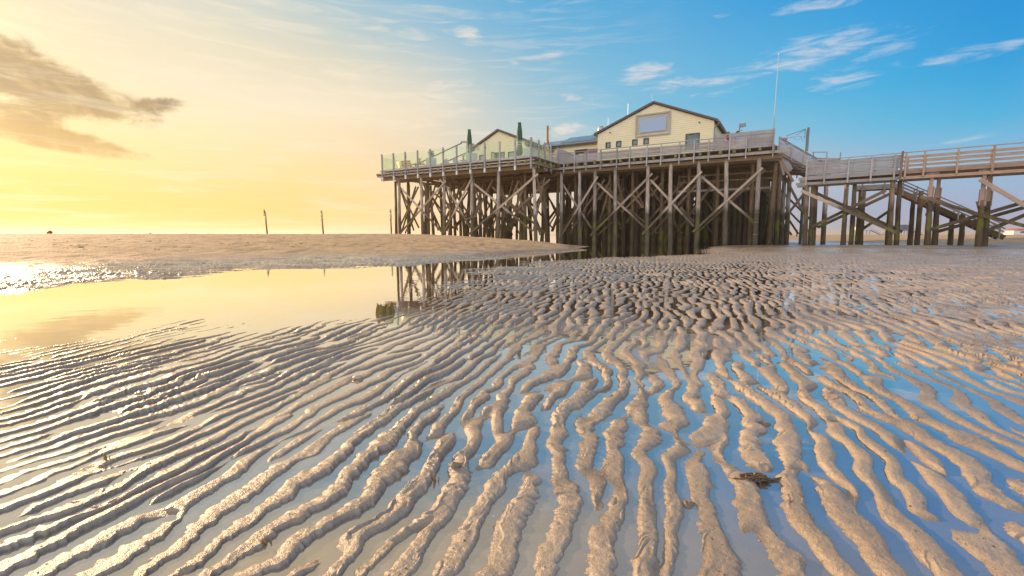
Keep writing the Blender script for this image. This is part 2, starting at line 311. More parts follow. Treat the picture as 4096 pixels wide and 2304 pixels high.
def build_world():
    w = bpy.data.worlds.new('World'); scene.world = w; w.use_nodes = True
    nt = w.node_tree; nt.nodes.clear()
    gen = nd(nt, 'ShaderNodeTexCoord').outputs['Generated']
    xyz = nd(nt, 'ShaderNodeSeparateXYZ', None, Vector=gen)
    X, Y, Z = xyz.outputs
    DEG = 180/math.pi
    az = mth(nt, 'MULTIPLY', mth(nt, 'ARCTAN2', X, Y), DEG)
    el = mth(nt, 'MULTIPLY', mth(nt, 'ARCSINE', Z), DEG)
    t = mth(nt, 'MULTIPLY_ADD', az, 1/360, 0.5)
    def row(i):
        cs = [tuple((SKY[i][3*j+k]/255)**2.2 for k in (0, 1, 2)) for j in range(len(SKY_AZ))]
        st = [((a+180)/360, c) for a, c in zip(SKY_AZ, cs)] + [(1.0, cs[0])]
        return ramp(nt, t, st)
    col = row(0)
    for i in range(1, len(SKY_EL)):
        f = nd(nt, 'ShaderNodeMapRange', None, i0=el, i1=float(SKY_EL[i-1]), i2=float(SKY_EL[i])).outputs[0]
        col = mixc(nt, f, col, row(i))
    # clouds: noise gathered into banks at their compass bearing and height
    q = nd(nt, 'ShaderNodeCombineXYZ', None, i0=az, i1=mth(nt, 'MULTIPLY', el, 1.8)).outputs[0]
    n1 = noise(nt, q, 0.24, 8, 0.62, 0.35)
    n2 = noise(nt, nd(nt, 'ShaderNodeMapping', None, Vector=q, Scale=(0.55, 1.5, 1), Rotation=(0, 0, 0.12), Location=(7, 3, 0)).outputs[0], 0.42, 8, 0.66, 0.6)
    masks = {0: None, 1: None}
    for a, e, ra, re, tilt, k, s in CLOUDS:
        c, sn = math.cos(math.radians(tilt)), math.sin(math.radians(tilt))
        da = mth(nt, 'SUBTRACT', az, a); de = mth(nt, 'SUBTRACT', el, e)
        p = mth(nt, 'ADD', mth(nt, 'MULTIPLY', da, c/ra/1.35), mth(nt, 'MULTIPLY', de, sn/ra/1.35))
        r = mth(nt, 'ADD', mth(nt, 'MULTIPLY', da, -sn/re/1.35), mth(nt, 'MULTIPLY', de, c/re/1.35))
        d2 = mth(nt, 'ADD', mth(nt, 'MULTIPLY', p, p), mth(nt, 'MULTIPLY', r, r))
        v = mth(nt, 'MULTIPLY', mth(nt, 'SUBTRACT', 1.0, d2, clamp=True), s)
        masks[k] = v if masks[k] is None else mth(nt, 'MAXIMUM', masks[k], v)
    dk = sstep(nt, mth(nt, 'ADD', masks[0], mth(nt, 'MULTIPLY', mth(nt, 'SUBTRACT', n1, 0.5), 1.9)), 0.16, 0.66)
    dk = mth(nt, 'MULTIPLY', dk, sstep(nt, masks[0], 0.0, 0.16))
    dcol = ramp(nt, n1, [(0.35, (0.60, 0.42, 0.18)), (0.52, (0.38, 0.26, 0.12)), (0.72, (0.25, 0.175, 0.09))])
    warm = sstep(nt, el, 12.0, 7.0)
    dcol = mixc(nt, mth(nt, 'MULTIPLY', warm, 0.75), dcol, (0.76, 0.47, 0.14))
    col = mixc(nt, mth(nt, 'MULTIPLY', dk, 0.92), col, dcol)
    wh = sstep(nt, mth(nt, 'ADD', masks[1], mth(nt, 'MULTIPLY', mth(nt, 'SUBTRACT', n2, 0.5), 2.0)), 0.26, 0.98)
    wh = mth(nt, 'MULTIPLY', wh, sstep(nt, masks[1], 0.0, 0.25))
    wcol = ramp(nt, t, [(0.36, (1.0, 0.90, 0.66)), (0.47, (1.0, 0.86, 0.68)), (0.56, (0.84, 0.78, 0.76)), (0.62, (0.60, 0.68, 0.78))])
    col = mixc(nt, mth(nt, 'MULTIPLY', wh, 0.72), col, wcol)
    n3 = noise(nt, nd(nt, 'ShaderNodeMapping', None, Vector=q, Scale=(0.10, 0.55, 1), Rotation=(0, 0, -0.10)).outputs[0], 1.0, 7, 0.6, 0.8)
    cir = mth(nt, 'MULTIPLY', sstep(nt, n3, 0.46, 0.72), sstep(nt, az, 24.0, -8.0))                           # thin veil everywhere low
    col = mixc(nt, mth(nt, 'MULTIPLY', cir, 0.42), col, wcol)
    # brightness round the low sun
    sd = Vector((math.sin(SUN_AZ)*math.cos(SUN_EL), math.cos(SUN_AZ)*math.cos(SUN_EL), math.sin(SUN_EL)))
    dt = nd(nt, 'ShaderNodeVectorMath', {'operation': 'DOT_PRODUCT'}, i0=gen, i1=sd).outputs['Value']
    g1 = mth(nt, 'POWER', mth(nt, 'MAXIMUM', dt, 0.0), 260.0)
    g2 = mth(nt, 'POWER', mth(nt, 'MAXIMUM', dt, 0.0), 26.0)
    glow = mth(nt, 'ADD', mth(nt, 'MULTIPLY', g1, 0.9), mth(nt, 'MULTIPLY', g2, 0.08))
    glow = mth(nt, 'MULTIPLY', glow, mth(nt, 'MULTIPLY_ADD', dk, -0.8, 1.0))
    gc = nd(nt, 'ShaderNodeVectorMath', {'operation': 'SCALE'}, i0=(1.0, 0.55, 0.12), Scale=glow).outputs[0]
    col = mixc(nt, 1.0, col, gc, 'ADD')
    # unseen sky behind the viewer, brightened as added fill for the fronts
    back = mth(nt, 'MULTIPLY_ADD', mth(nt, 'MULTIPLY', sstep(nt, Y, 0.15, -0.6), sstep(nt, el, 55.0, 25.0)), BACK_FILL, 1.0)
    below = sstep(nt, el, 0.2, -2.0)
    col = mixc(nt, below, col, (0.30, 0.24, 0.17))
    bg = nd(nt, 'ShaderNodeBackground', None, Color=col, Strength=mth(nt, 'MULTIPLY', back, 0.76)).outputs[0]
    sky = nd(nt, 'ShaderNodeTexSky', {'sky_type': 'NISHITA', 'sun_disc': False, 'sun_elevation': SUN_EL, 'sun_rotation': SUN_AZ, 'altitude': 0.0, 'dust_density': 1.5})
    bg2 = nd(nt, 'ShaderNodeBackground', None, Color=sky.outputs[0], Strength=0.05).outputs[0]
    ms = nd(nt, 'ShaderNodeMixShader', None, i0=0.08, i1=bg, i2=bg2).outputs[0]
    nd(nt, 'ShaderNodeOutputWorld', None, Surface=ms)
BACK_FILL = 1.5
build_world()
sun = bpy.data.lights.new('sun', 'SUN'); sun.energy = 5.0; sun.angle = math.radians(0.5); sun.color = (1.0, 0.67, 0.38)
so = bpy.data.objects.new('sun', sun); COL.objects.link(so)
so.rotation_euler = (math.pi/2 - SUN_EL, 0, math.pi - SUN_AZ)   # shines from that bearing
dirn = so.rotation_euler.to_matrix() @ Vector((0, 0, -1))
cam = bpy.data.cameras.new('camera'); cam.sensor_width = 36; cam.lens = 36*1850/4096; cam.clip_end = 20000; cam.clip_start = 0.05
co = bpy.data.objects.new('camera', cam); COL.objects.link(co)
co.location = (0, 0, 1.0); co.rotation_euler = (math.pi/2 - math.radians(6.598), 0, 0); scene.camera = co
scene.view_settings.view_transform = 'Standard'; scene.view_settings.look = 'None'; scene.view_settings.exposure = 0.46; scene.view_settings.gamma = 1.0
scene.render.engine = 'CYCLES'
scene.cycles.use_denoising = True
scene.cycles.max_bounces = 8; scene.cycles.transparent_max_bounces = 16; scene.cycles.caustics_reflective = False; scene.cycles.caustics_refractive = False
scene.cycles.sample_clamp_indirect = 6.0

# ------------------------------------------------------------------ sand flats and water
CP = """-300 1.2 .002;2048 1.2 .003;4400 1.2 0;0 2 0;2048 2 .004;4096 2 0;0 2.9 -.003;1000 3 .002;2048 3.2 .004;3000 3.2 .002;4096 3.2 0;0 3.5 -.004;300 4.2 -.011;700 4.4 -.005;700 4.9 -.012;1400 5.4 -.005;1700 6 -.003;2200 5 .002;3000 5 .002;4096 5 .003
0 4.3 -.018;0 4.8 -.035;0 5.5 -.08;0 6.8 -.04;0 7.6 0;0 9 .015;0 10.5 .05;0 13 .2;0 17 .45;0 23 .75;0 46 1.05;0 80 .9;-900 4 -.04;-900 7 0;-900 20 .7;-900 46 1.05
700 5.4 -.02;700 7.5 -.1;700 9.5 -.05;700 10.8 0;700 12.5 .02;700 15 .1;700 19 .35;700 28 .78;700 46 1.05;700 80 .8
1300 6.5 -.018;1300 9 -.08;1300 12 -.05;1300 14.2 0;1300 16 .03;1300 19 .15;1300 24 .45;1300 32 .8;1300 50 1.04;1300 90 .6
1600 6.1 -.014;1700 9 -.02;1650 12 -.05;1620 15 0;1620 18 .1;1620 25 .42;1620 35 .8;1620 55 1.02;1620 90 .4
1850 12.6 -.010;1900 15.5 -.05;1900 18.2 0;1900 21 .1;1900 28 .45;1900 37 .78;1900 50 .7;1900 70 .1
2100 17 -.008;2150 21 -.06;2150 25 0;2150 28 .22;2150 32 .46;2150 40 .4;2150 52 0;2150 70 -.1
2400 20 -.004;2350 26 -.08;2310 33.5 0;2330 45 -.12;2450 30 -.1;2700 22 0;2700 25 -.04;2650 32 -.1;2700 31 -.06;2650 50 -.12;2650 75 -.12
2000 9 .0;2300 9 .001;2000 14 .002;2400 14 .004;3000 9 .000;3700 9 .005;4200 9 .007;2900 16 .006;3600 16 .010;4200 16 .014
2850 28 .012;3000 30 .04;3600 26 .05;4200 22 .06;2900 36 .03;3100 38 .08;3400 37 .17;3700 34 .2;4200 29 .2;3000 42 .02;2850 46 -.03;3100 46 0;3400 43 .06;3700 40 .1;4200 36 .15
3100 60 -.01;3300 54 .12;3650 55 .5;4100 55 .95;4600 50 1.1;3000 80 .05;3100 75 .1;3400 80 .4;3800 80 .75;4200 80 1.0;3000 110 .3;3400 110 .5;4000 110 .9;2500 110 -.15;2000 110 -.1;1000 130 .2;0 130 .4
0 300 .2;1500 300 -.15;2500 300 -.1;3000 300 .4;4000 300 .95;3000 1500 .3;4000 1500 .6;1000 1500 -.3;5200 5 .003;6100 1.5 .001;6100 3 .002;-2000 1.5 .001;-2000 3 -.002;5200 20 .1;5200 45 .9"""
cp = np.array([[float(x) for x in r.split()] for r in CP.replace('\n', ';').split(';')])
cpq = np.stack([(cp[:, 0]-2048)/1850*1.15, np.log(cp[:, 1])], 1)
def rk(A, Bq): return np.sqrt(((A[:, None, :]-Bq[None, :, :])**2).sum(2)+0.004)
_n = len(cp); _A = np.zeros((_n+1, _n+1)); _A[:_n, :_n] = rk(cpq, cpq); _A[:_n, _n] = 1; _A[_n, :_n] = 1
_w = np.linalg.solve(_A, np.concatenate([cp[:, 2], [0]]))
def base_height(x, y):
    yy = np.maximum(y, 1.0); q = np.stack([np.clip(x/yy, -2.2, 2.2)*1.15, np.log(np.minimum(yy, 1600))], 1)
    out = np.full(len(x), _w[_n])
    for i in range(_n): out += _w[i]*np.sqrt(((q-cpq[i])**2).sum(1)+0.004)
    return out
def hash2(ix, iy, s):
    h = (ix*374761393 + iy*668265263 + s*974634397) & 0xffffffff
    h = ((h ^ (h >> 13))*1274126177) & 0xffffffff
    return ((h ^ (h >> 16)) & 0xffff)/65535.0
def vnoise(x, y, s=0):
    ix = np.floor(x).astype(np.int64); iy = np.floor(y).astype(np.int64); fx = x-ix; fy = y-iy
    fx = fx*fx*fx*(fx*(fx*6-15)+10); fy = fy*fy*fy*(fy*(fy*6-15)+10)
    a = hash2(ix, iy, s); b = hash2(ix+1, iy, s); c = hash2(ix, iy+1, s); d = hash2(ix+1, iy+1, s)
    return (a+(b-a)*fx+(c-a)*fy+(a-b-c+d)*fx*fy)*2-1
def fbm(x, y, s, o=3):
    r = 0; k = 1.0
    for i in range(o): r = r+k*vnoise(x, y, s+i); x = x*2.03+5.1; y = y*2.03+1.7; k *= 0.5
    return r
def smooth(v, lo, hi):
    t = np.clip((v-lo)/(hi-lo), 0, 1); return t*t*(3-2*t)
LAM = 0.168; PSI = math.radians(20)
def ripple(x, y):
    env = np.exp(-np.maximum(y-1.0, 0)/3.0)
    wx = x + 0.10*fbm(x*0.9, y*0.7, 11, 2) + 0.042*fbm(x*2.6, y*2.4, 21, 2) + 0.016*fbm(x*7, y*7, 31, 2)
    s = wx*math.cos(PSI) - y*math.sin(PSI) + 0.20*x*y*env*(x < 0) + 0.05*x*y*env*(x >= 0)
    l = wx*math.sin(PSI) + y*math.cos(PSI)
    near = smooth(y, 14, 5)
    s = s + near*(0.35+1.1*smooth(vnoise(s*2.1+9, l*1.7, 57), -0.3, 0.6))*(0.0085*vnoise(l*33+3*vnoise(s*6, l*6, 3), s*5, 53) + 0.0050*vnoise(l*71, s*9, 54) + 0.010*vnoise(l*11, s*8, 55))
    r = np.random.RandomState(5); zr = np.zeros(len(x)); zi = np.zeros(len(x))
    for i in range(22):
        kk = 2*math.pi/LAM*(1+0.19*r.randn()); an = 0.15*r.randn(); ph = r.rand()*2*math.pi
        a = kk*(s*math.cos(an)+l*math.sin(an))+ph
        zr += np.cos(a); zi += np.sin(a)
    mag = np.sqrt(zr*zr+zi*zi)/math.sqrt(22)
    p = np.arctan2(zi, zr)
    p = p - 0.42*np.cos(p) - 0.12*np.sin(p)
    c = np.cos(p)
    pr = np.tanh(2.1*(c+0.06))/0.97 + 0.10
    amp = smooth(mag, 0.02, 0.55)*(0.80+0.45*fbm(s*1.6+3, l*1.1, 41, 2))
    amp = np.clip(amp, 0.0, 1.35)
    fr = vnoise(l*30+8*vnoise(s*9, l*9, 3), s*7, 51)*0.6+vnoise(l*62, s*11, 52)*0.4     # rills running down the flanks
    flank = np.clip(1-c*c, 0, 1)
    return amp*pr, amp*fr*flank*(0.3+1.2*smooth(vnoise(s*2.3, l*1.9+4, 58), -0.2, 0.6)), s, l
def make_ground():
    F = 1850.0; th = math.radians(6.598)
    py = np.concatenate([np.arange(2420, 1160, -2.0), np.arange(1160, 1000, -0.8), np.arange(1000, 938.6, -0.45)])
    ang = th + np.arctan((py-1152)/F)
    ys = 1.0/np.tan(ang)
    ys = np.concatenate([np.linspace(0.3, ys[0]-0.02, 30), ys, np.geomspace(ys[-1]*1.3, 9000, 8)])
    tc = (np.arange(-2230, 2231, 2.7))/F
    e = np.linspace(0.06, 2.8, 60)**1.25
    tt = np.concatenate([-(tc[-1]+e)[::-1], tc, tc[-1]+e])
    X = (np.outer(ys, tt)*np.cos(th)+np.outer(np.full(len(ys), math.sin(th)), tt)); Yg = np.outer(ys, np.ones(len(tt)))
    x = X.ravel(); y = Yg.ravel()
    z = base_height(x, y)
    rp, fr, s, l = ripple(x, y)
    rt = smooth(x/np.maximum(y, 1), -0.05, 0.25)
    flat = (smooth(z, 0.16, 0.03)*(1-rt)+smooth(z, 0.42, 0.12)*rt)*smooth(y, 70, 34)
    A = 0.0188*(0.12+0.88*flat)
    A = A*np.where(z < -0.02, smooth(z, -0.09, -0.015)*0.8+0.2, 1.0)
    far = smooth(y, 9, 20)
    z2 = z - (0.0026+0.0022*smooth(-x/np.maximum(y, 1), -0.1, 0.6))*flat*(1-far) + A*rp*(1-0.35*far) + 0.0100*fr*flat*(1-0.6*far)
    z2 += 0.0012*fbm(x*26, y*26, 61, 3)*smooth(y, 9, 3)
    bar = smooth(z, 0.05, 0.3)
    z2 += bar*(0.030*fbm(x*0.8, y*0.45, 71, 3)+0.016*fbm(x*3, y*1.6, 75, 2))
    wetz = smooth(z, -0.02, 0.01)*smooth(z, 0.30, 0.08)*smooth(-x/np.maximum(y, 1)*1850/2048, -0.1, 0.1)
    z2 += wetz*0.034*fbm(x*1.5, y*4.5, 81, 4)*smooth(y, 6, 9)
    z2 += far*flat*0.006*fbm(x*2.2, y*1.4, 91, 2)
    nr, nc = len(ys), len(tt)
    me = bpy.data.meshes.new('sand')
    me.vertices.add(nr*nc); me.vertices.foreach_set('co', np.stack([x, y, z2], 1).ravel().astype(np.float32))
    i = (np.arange(nr-1)[:, None]*nc+np.arange(nc-1)[None, :]).ravel()
    q = np.stack([i, i+1, i+nc+1, i+nc], 1).astype(np.int32)
    me.loops.add(q.size); me.loops.foreach_set('vertex_index', q.ravel())
    me.polygons.add(len(q)); me.polygons.foreach_set('loop_start', np.arange(0, q.size, 4, dtype=np.int32))
    me.polygons.foreach_set('use_smooth', np.ones(len(q), dtype=bool))
    me.update(calc_edges=True)
    m, nt = new_mat('rippled_sand')
    pos = nd(nt, 'ShaderNodeNewGeometry').outputs['Position']
    zz = nd(nt, 'ShaderNodeSeparateXYZ', None, Vector=pos).outputs[2]
    n1 = noise(nt, pos, 1.1, 5, 0.6); n2 = noise(nt, pos, 14, 4, 0.6); n3 = noise(nt, pos, 420, 2, 0.5)
    col = mixc(nt, sstep(nt, n1, 0.3, 0.7), (0.30, 0.24, 0.19), (0.42, 0.345, 0.28))
    col = mixc(nt, mth(nt, 'MULTIPLY', sstep(nt, n2, 0.55, 0.8), 0.35), col, (0.24, 0.165, 0.10))
    sp = sstep(nt, noise(nt, pos, 230, 2), 0.70, 0.76)
    col = mixc(nt, mth(nt, 'MULTIPLY', sp, 0.5), col, (0.13, 0.09, 0.06))
    sub = sstep(nt, zz, 0.004, -0.012)                    # under water the sand is darker, silty
    col = mixc(nt, mth(nt, 'MULTIPLY', sub, 0.7), col, mixc(nt, sstep(nt, noise(nt, pos, 9, 5, 0.65), 0.42, 0.62), (0.24, 0.19, 0.145), (0.44, 0.35, 0.26)))
    damp = sstep(nt, mth(nt, 'ADD', zz, mth(nt, 'MULTIPLY', mth(nt, 'SUBTRACT', n2, 0.5), 0.008)), 0.010, 0.001)
    col = mixc(nt, mth(nt, 'MULTIPLY', damp, 0.32), col, (0.13, 0.085, 0.05))
    dry = sstep(nt, mth(nt, 'ADD', zz, mth(nt, 'MULTIPLY', n1, 0.12)), 0.12, 0.34)
    col = mixc(nt, dry, col, mixc(nt, sstep(nt, noise(nt, nd(nt, 'ShaderNodeMapping', None, Vector=pos, Scale=(0.35, 1, 1)).outputs[0], 1.6, 5, 0.65), 0.40, 0.66), (0.44, 0.31, 0.19), (0.27, 0.18, 0.10)))
    wetb = mth(nt, 'MULTIPLY', sstep(nt, zz, 0.22, 0.10), sstep(nt, zz, 0.018, 0.05))
    ro = mth(nt, 'MULTIPLY_ADD', dry, 0.46, 0.36)
    ro = mth(nt, 'MULTIPLY_ADD', wetb, -0.19, ro)
    ro = mth(nt, 'MULTIPLY_ADD', n2, 0.16, mth(nt, 'SUBTRACT', ro, 0.08))
    h = mth(nt, 'ADD', mth(nt, 'MULTIPLY', n3, 0.35), mth(nt, 'ADD', mth(nt, 'MULTIPLY', noise(nt, pos, 85, 4, 0.6), 0.8), mth(nt, 'MULTIPLY', n2, 2.0)))
    finish(nt, princ(nt, col, ro, bump(nt, h, 0.9, 0.006), **{'Specular_IOR_Level': 0.6}))
    me.materials.append(m)
    o = bpy.data.objects.new('sand', me); COL.objects.link(o)
    tag(o, 'rippled tidal sand flats rising to dry sandbars', 'sand', None, 'structure')
    return z2.reshape(nr, nc), ys, tt
GZ, GY, GT = make_ground()
def ground_at(x, y):
    r = int(np.clip(np.searchsorted(GY, y), 1, len(GY)-1)); t = x/(y*math.cos(math.radians(6.598))+math.sin(math.radians(6.598))); c = int(np.clip(np.searchsorted(GT, t), 1, len(GT)-1))
    return float(GZ[r, c])
def make_water():
    m, nt = new_mat('shallow_water')
    pos = nd(nt, 'ShaderNodeNewGeometry').outputs['Position']
    h = mth(nt, 'ADD', noise(nt, nd(nt, 'ShaderNodeMapping', None, Vector=pos, Scale=(0.6, 1.4, 1)).outputs[0], 2.2, 3, 0.5), mth(nt, 'MULTIPLY', noise(nt, pos, 9, 2, 0.5), 0.12))
    nrm = bump(nt, h, 0.12, 0.012)
    t = nd(nt, 'ShaderNodeBsdfTransparent', None, Color=(0.95, 0.94, 0.92, 1)).outputs[0]
    g = nd(nt, 'ShaderNodeBsdfGlossy', None, Color=(1, 1, 1, 1), Roughness=0.025, Normal=nrm).outputs[0]
    pale_sheen = nd(nt, 'ShaderNodeBsdfDiffuse', None, Color=(0.62, 0.55, 0.48, 1)).outputs[0]  # diffuse veil: paler sky reflection put into the water colour
    t = nd(nt, 'ShaderNodeMixShader', None, i0=mth(nt, 'MULTIPLY_ADD', noise(nt, pos, 3.0, 4, 0.6), 0.36, 0.14), i1=t, i2=pale_sheen).outputs[0]
    f = nd(nt, 'ShaderNodeFresnel', None, IOR=1.36, Normal=nrm).outputs[0]
    f = mth(nt, 'MULTIPLY_ADD', f, 1.35, 0.31, clamp=True)
    finish(nt, nd(nt, 'ShaderNodeMixShader', None, i0=f, i1=t, i2=g).outputs[0])
    mb = MB(); mb.quad([(-9000, -2, 0), (9000, -2, 0), (9000, 9500, 0), (-9000, 9500, 0)])
    o = mb.build('water', m, None, (0, 0, 0)); tag(o, 'still shallow water in the channel and between the ripples', 'water', None, 'structure')
make_water()

# ------------------------------------------------------------------ the stilt platform
DECK = 8.70
WING_A = (20.3, 42.0); MAIN_A = (-0.35, 23.5); BACK = 24.0
plat = thing('stilt_platform', 'big weathered timber platform on dense tall piles carrying the cream houses', 'stilt platform', P(20, 0, 0))
def frm(a, b, z): return P(a, b, z)
mb = MB()                                         # decking: boards run along the front, with gaps
b = -0.02
while b < BACK:
    mb.box((MAIN_A[0], b, DECK-0.06), (42.0, b+0.135, DECK), frm); b += 0.15 if b < 6 else 1.5
    if b > 6: mb.box((MAIN_A[0], b-1.5, DECK-0.06), (42.0, b-0.01, DECK), frm)
b = BW
while b < -0.05:
    mb.box((20.3, b, DECK-0.06), (42.0, b+0.135, DECK), frm); b += 0.15
mb.build('decking', 'beam', plat)
def beam(name, p, q, w, h, mat): return MB().bar(p, q, w, h).build(name, mat, plat)
beam('edge_beam', P(-1.35, 0.02, 8.16), P(21.6, 0.02, 8.16), 0.09, 0.25, 'beam')
beam('edge_beam', P(20.4, BW+0.02, 8.06), P(42.35, BW+0.02, 8.06), 0.09, 0.17, 'beam')
beam('edge_beam', P(20.42, BW+0.1, 8.06), P(20.42, -0.3, 8.06), 0.09, 0.2, 'joist')
beam('rim_board', P(20.4, BW-0.0, 8.38), P(42.45, BW-0.0, 8.38), 0.05, 0.10, 'beam')
beam('edge_beam', P(42.0, BW+0.1, 8.06), P(42.0, BACK, 8.06), 0.09, 0.2, 'beam')
for j, bb in enumerate((0.7, 2.3, 5.0, 8.0, 11.0, 14.0, 17.5, 21.0)):
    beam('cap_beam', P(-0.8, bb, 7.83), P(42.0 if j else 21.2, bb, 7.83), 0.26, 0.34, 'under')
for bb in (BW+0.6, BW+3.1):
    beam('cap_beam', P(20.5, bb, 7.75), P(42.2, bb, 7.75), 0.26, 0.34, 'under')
for a in np.arange(-0.1, 21.3, 1.03):
    aa = a+rnd.uniform(-0.22, 0.22)
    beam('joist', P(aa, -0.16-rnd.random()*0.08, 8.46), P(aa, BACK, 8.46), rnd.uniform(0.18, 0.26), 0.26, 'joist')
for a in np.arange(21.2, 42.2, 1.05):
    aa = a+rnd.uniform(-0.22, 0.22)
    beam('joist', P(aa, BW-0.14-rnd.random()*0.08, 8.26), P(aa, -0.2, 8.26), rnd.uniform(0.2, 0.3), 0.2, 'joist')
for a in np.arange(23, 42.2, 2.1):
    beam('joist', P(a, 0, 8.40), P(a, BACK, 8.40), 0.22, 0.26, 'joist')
for bb in np.arange(BW+1.0, -0.4, 1.1):
    beam('joist', P(20.20, bb, 8.28), P(22.4, bb, 8.28), 0.2, 0.2, 'joist')
PILES = []                                        # (a top, a foot, b, top, radius, front)
for at, af in ((39.25, 39.39), (35.75, 35.68), (32.31, 32.42), (28.47, 28.5), (24.97, 25.1), (20.77, 20.48)): PILES.append((at, af, BW+0.6, 7.65, 0.17, 1))
for at, af in ((20.38, 20.34), (18.23, 18.04), (16.45, 16.38), (14.25, 14.06), (10.85, 10.7), (8.63, 8.37), (6.06, 5.97), (3.67, 3.44), (0.98, 0.92)): PILES.append((at, af, 0.6, 7.9, 0.19, 1))
for a in (23.2, 26.7, 29.9, 33.4, 36.9, 40.2): PILES.append((a, a+0.1, BW+3.1, 7.6, 0.17, 0))
for a in (-0.6, 1.6, 4.6, 7.2, 9.8, 12.9, 15.4, 17.2, 19.4, 21.6): PILES.append((a, a-0.1, 2.3, 7.7, 0.18, 0))
for bb in (BW+0.9, BW+3.3): PILES.append((41.6, 41.7, bb+1.4, 7.7, 0.16, 0))
for a, bb in ((4.3, 5.3), (3.75, 5.4), (3.2, 5.4), (2.75, 5.5), (2.2, 5.6), (1.75, 5.5)): PILES.append((a, a-0.04, bb, 5.0, 0.20, 0))
for k, bb in enumerate((0.9, 1.5, 2.1, 2.9, 3.8, 4.6, 5.5, 6.4)): PILES.append((-0.35+0.05*k, -0.2+0.05*k, bb+0.5, 5.6 if k % 2 else 7.4, 0.17, 0))
rear = []
for r, bb in enumerate((0.2, 3.0, 5.5, 8.5, 11.5, 14.5, 17.5, 21.0)):
    for a in np.arange(22.3+(r % 2)*1.2, 42, 2.9): rear.append((a+rnd.uniform(-.5, .5), a+rnd.uniform(-.6, .6), bb, 7.7, 0.18, 0))
for r, bb in enumerate((4.2, 6.2, 8.2, 10.5, 12.5, 15.0, 17.5, 20.0, 22.5)):
    for a in np.arange(0.2+(r % 3)*0.6 if bb > 9 else 5.0, 22, 1.15): rear.append((a+rnd.uniform(-.4, .4), a+rnd.uniform(-.4, .4), bb, 7.7, 0.235, 0))
rear.sort(key=lambda p: p[2])
def pile_shape(mb, at, af, bb, top, r):
    foot = P(af, bb, 0); zg = ground_at(foot.x, foot.y); zb = zg-0.5
    n = 9; pts = []; rad = []; bx, by = rnd.uniform(-.05, .05), rnd.uniform(-.05, .05)
    for i in range(n):
        t = i/(n-1); z = zb+(top-zb)*t
        pts.append(P(af+(at-af)*t+bx*math.sin(t*3.1)+rnd.uniform(-.012, .012), bb+by*math.sin(t*3.1), z))
        rad.append(r*(1.16-0.26*t)*(1+rnd.uniform(-.05, .05))*(1.07 if z < 2.2 else 1))
    mb.tube(pts, rad, 10, jit=0.12)
for k, p in enumerate(PILES+rear[:100-len(PILES)]):
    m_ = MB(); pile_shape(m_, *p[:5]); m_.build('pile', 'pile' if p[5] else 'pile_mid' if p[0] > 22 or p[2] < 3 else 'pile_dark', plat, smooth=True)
m_ = MB()
for p in rear[100-len(PILES):]: pile_shape(m_, *p[:5])
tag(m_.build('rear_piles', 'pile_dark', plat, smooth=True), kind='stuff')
WBF = [(31.84, 7.03, 39.14, 1.09), (28.4, 6.88, 32.35, 1.14), (20.16, 7.02, 28.8, 0.98)]
WBB = [(39.97, 7.18, 32.83, 1.14), (32.22, 6.51, 28.96, 1.78), (28.37, 6.56, 21.03, 1.33), (33.2, 7.32, 32.36, 6.51)]
WB2 = [(41.75, 7.5, 38.33, 1.82), (38.07, 7.5, 34.75, 1.5), (38.25, 6.9, 41.55, 2.03), (34.71, 6.43, 37.6, 2.12), (36.61, 6.53, 30.86, 2.89), (30.87, 7.08, 34.24, 3.82), (27.15, 7.07, 29.86, 2.93), (27.31, 6.3, 24.31, 3.98), (26.29, 6.57, 25.37, 4.53), (23.87, 6.81, 26.62, 0.83), (24.02, 6.13, 23.2, 3.57), (23.14, 6.08, 24.31, 3.73), (20.04, 6.71, 24.39, 3.48), (23.79, 3.59, 20.53, 1.15)]
MBF = [(16.05, 7.1, 20.57, 0.31), (10.34, 7.04, 16.75, 0.87), (5.73, 6.92, 11.13, 1.03), (0.65, 6.89, 6.28, 1.24)]
MBB = [(20.32, 6.56, 16.82, 1.67), (16.29, 6.49, 11.03, 1.7), (10.63, 6.48, 6.28, 1.78), (5.8, 6.5, 1.19, 2.21), (23.74, 7.68, 22.19, 3.97)]
MB2 = [(10.18, 6.93, 13.93, 3.36), (15.86, 6.95, 18.33, 3.57), (15.26, 6.72, 16.53, 4.81), (14.7, 7.5, 13.65, 4.18), (15.85, 6.32, 13.86, 4.45), (5.62, 6.81, 10.71, 1.0), (0.5, 6.93, 5.96, 1.38), (13.09, 3.63, 11.4, 2.3), (9.58, 6.61, 10.78, 4.97), (14.91, 2.35, 16.58, 0.93), (9.01, 3.02, 10.64, 1.06), (12.74, 5.19, 11.64, 3.79), (7.86, 3.72, 6.49, 2.19), (1.9, 3.05, 1.26, 1.94), (19.06, 2.4, 19.96, 1.07), (15.35, 5.83, 16.39, 2.23)]
nbr = 0
def brace(a0, z0, a1, z1, b0, b1, mat, w=0.075, h=0.21):
    global nbr; nbr += 1
    beam('brace', P(a0, b0, z0), P(a1, b1, z1), w, h, mat)
for q in WBF: brace(*q, BW+0.33, BW+0.33, 'brace')
for q in WBB: brace(*q, BW+0.86, BW+0.86, 'brace')
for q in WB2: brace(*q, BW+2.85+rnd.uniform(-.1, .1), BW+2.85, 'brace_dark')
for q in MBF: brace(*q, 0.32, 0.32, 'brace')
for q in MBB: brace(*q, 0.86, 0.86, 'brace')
for q in MB2: brace(*q, 2.05+rnd.uniform(-.1, .1), 2.05, 'brace_dark')
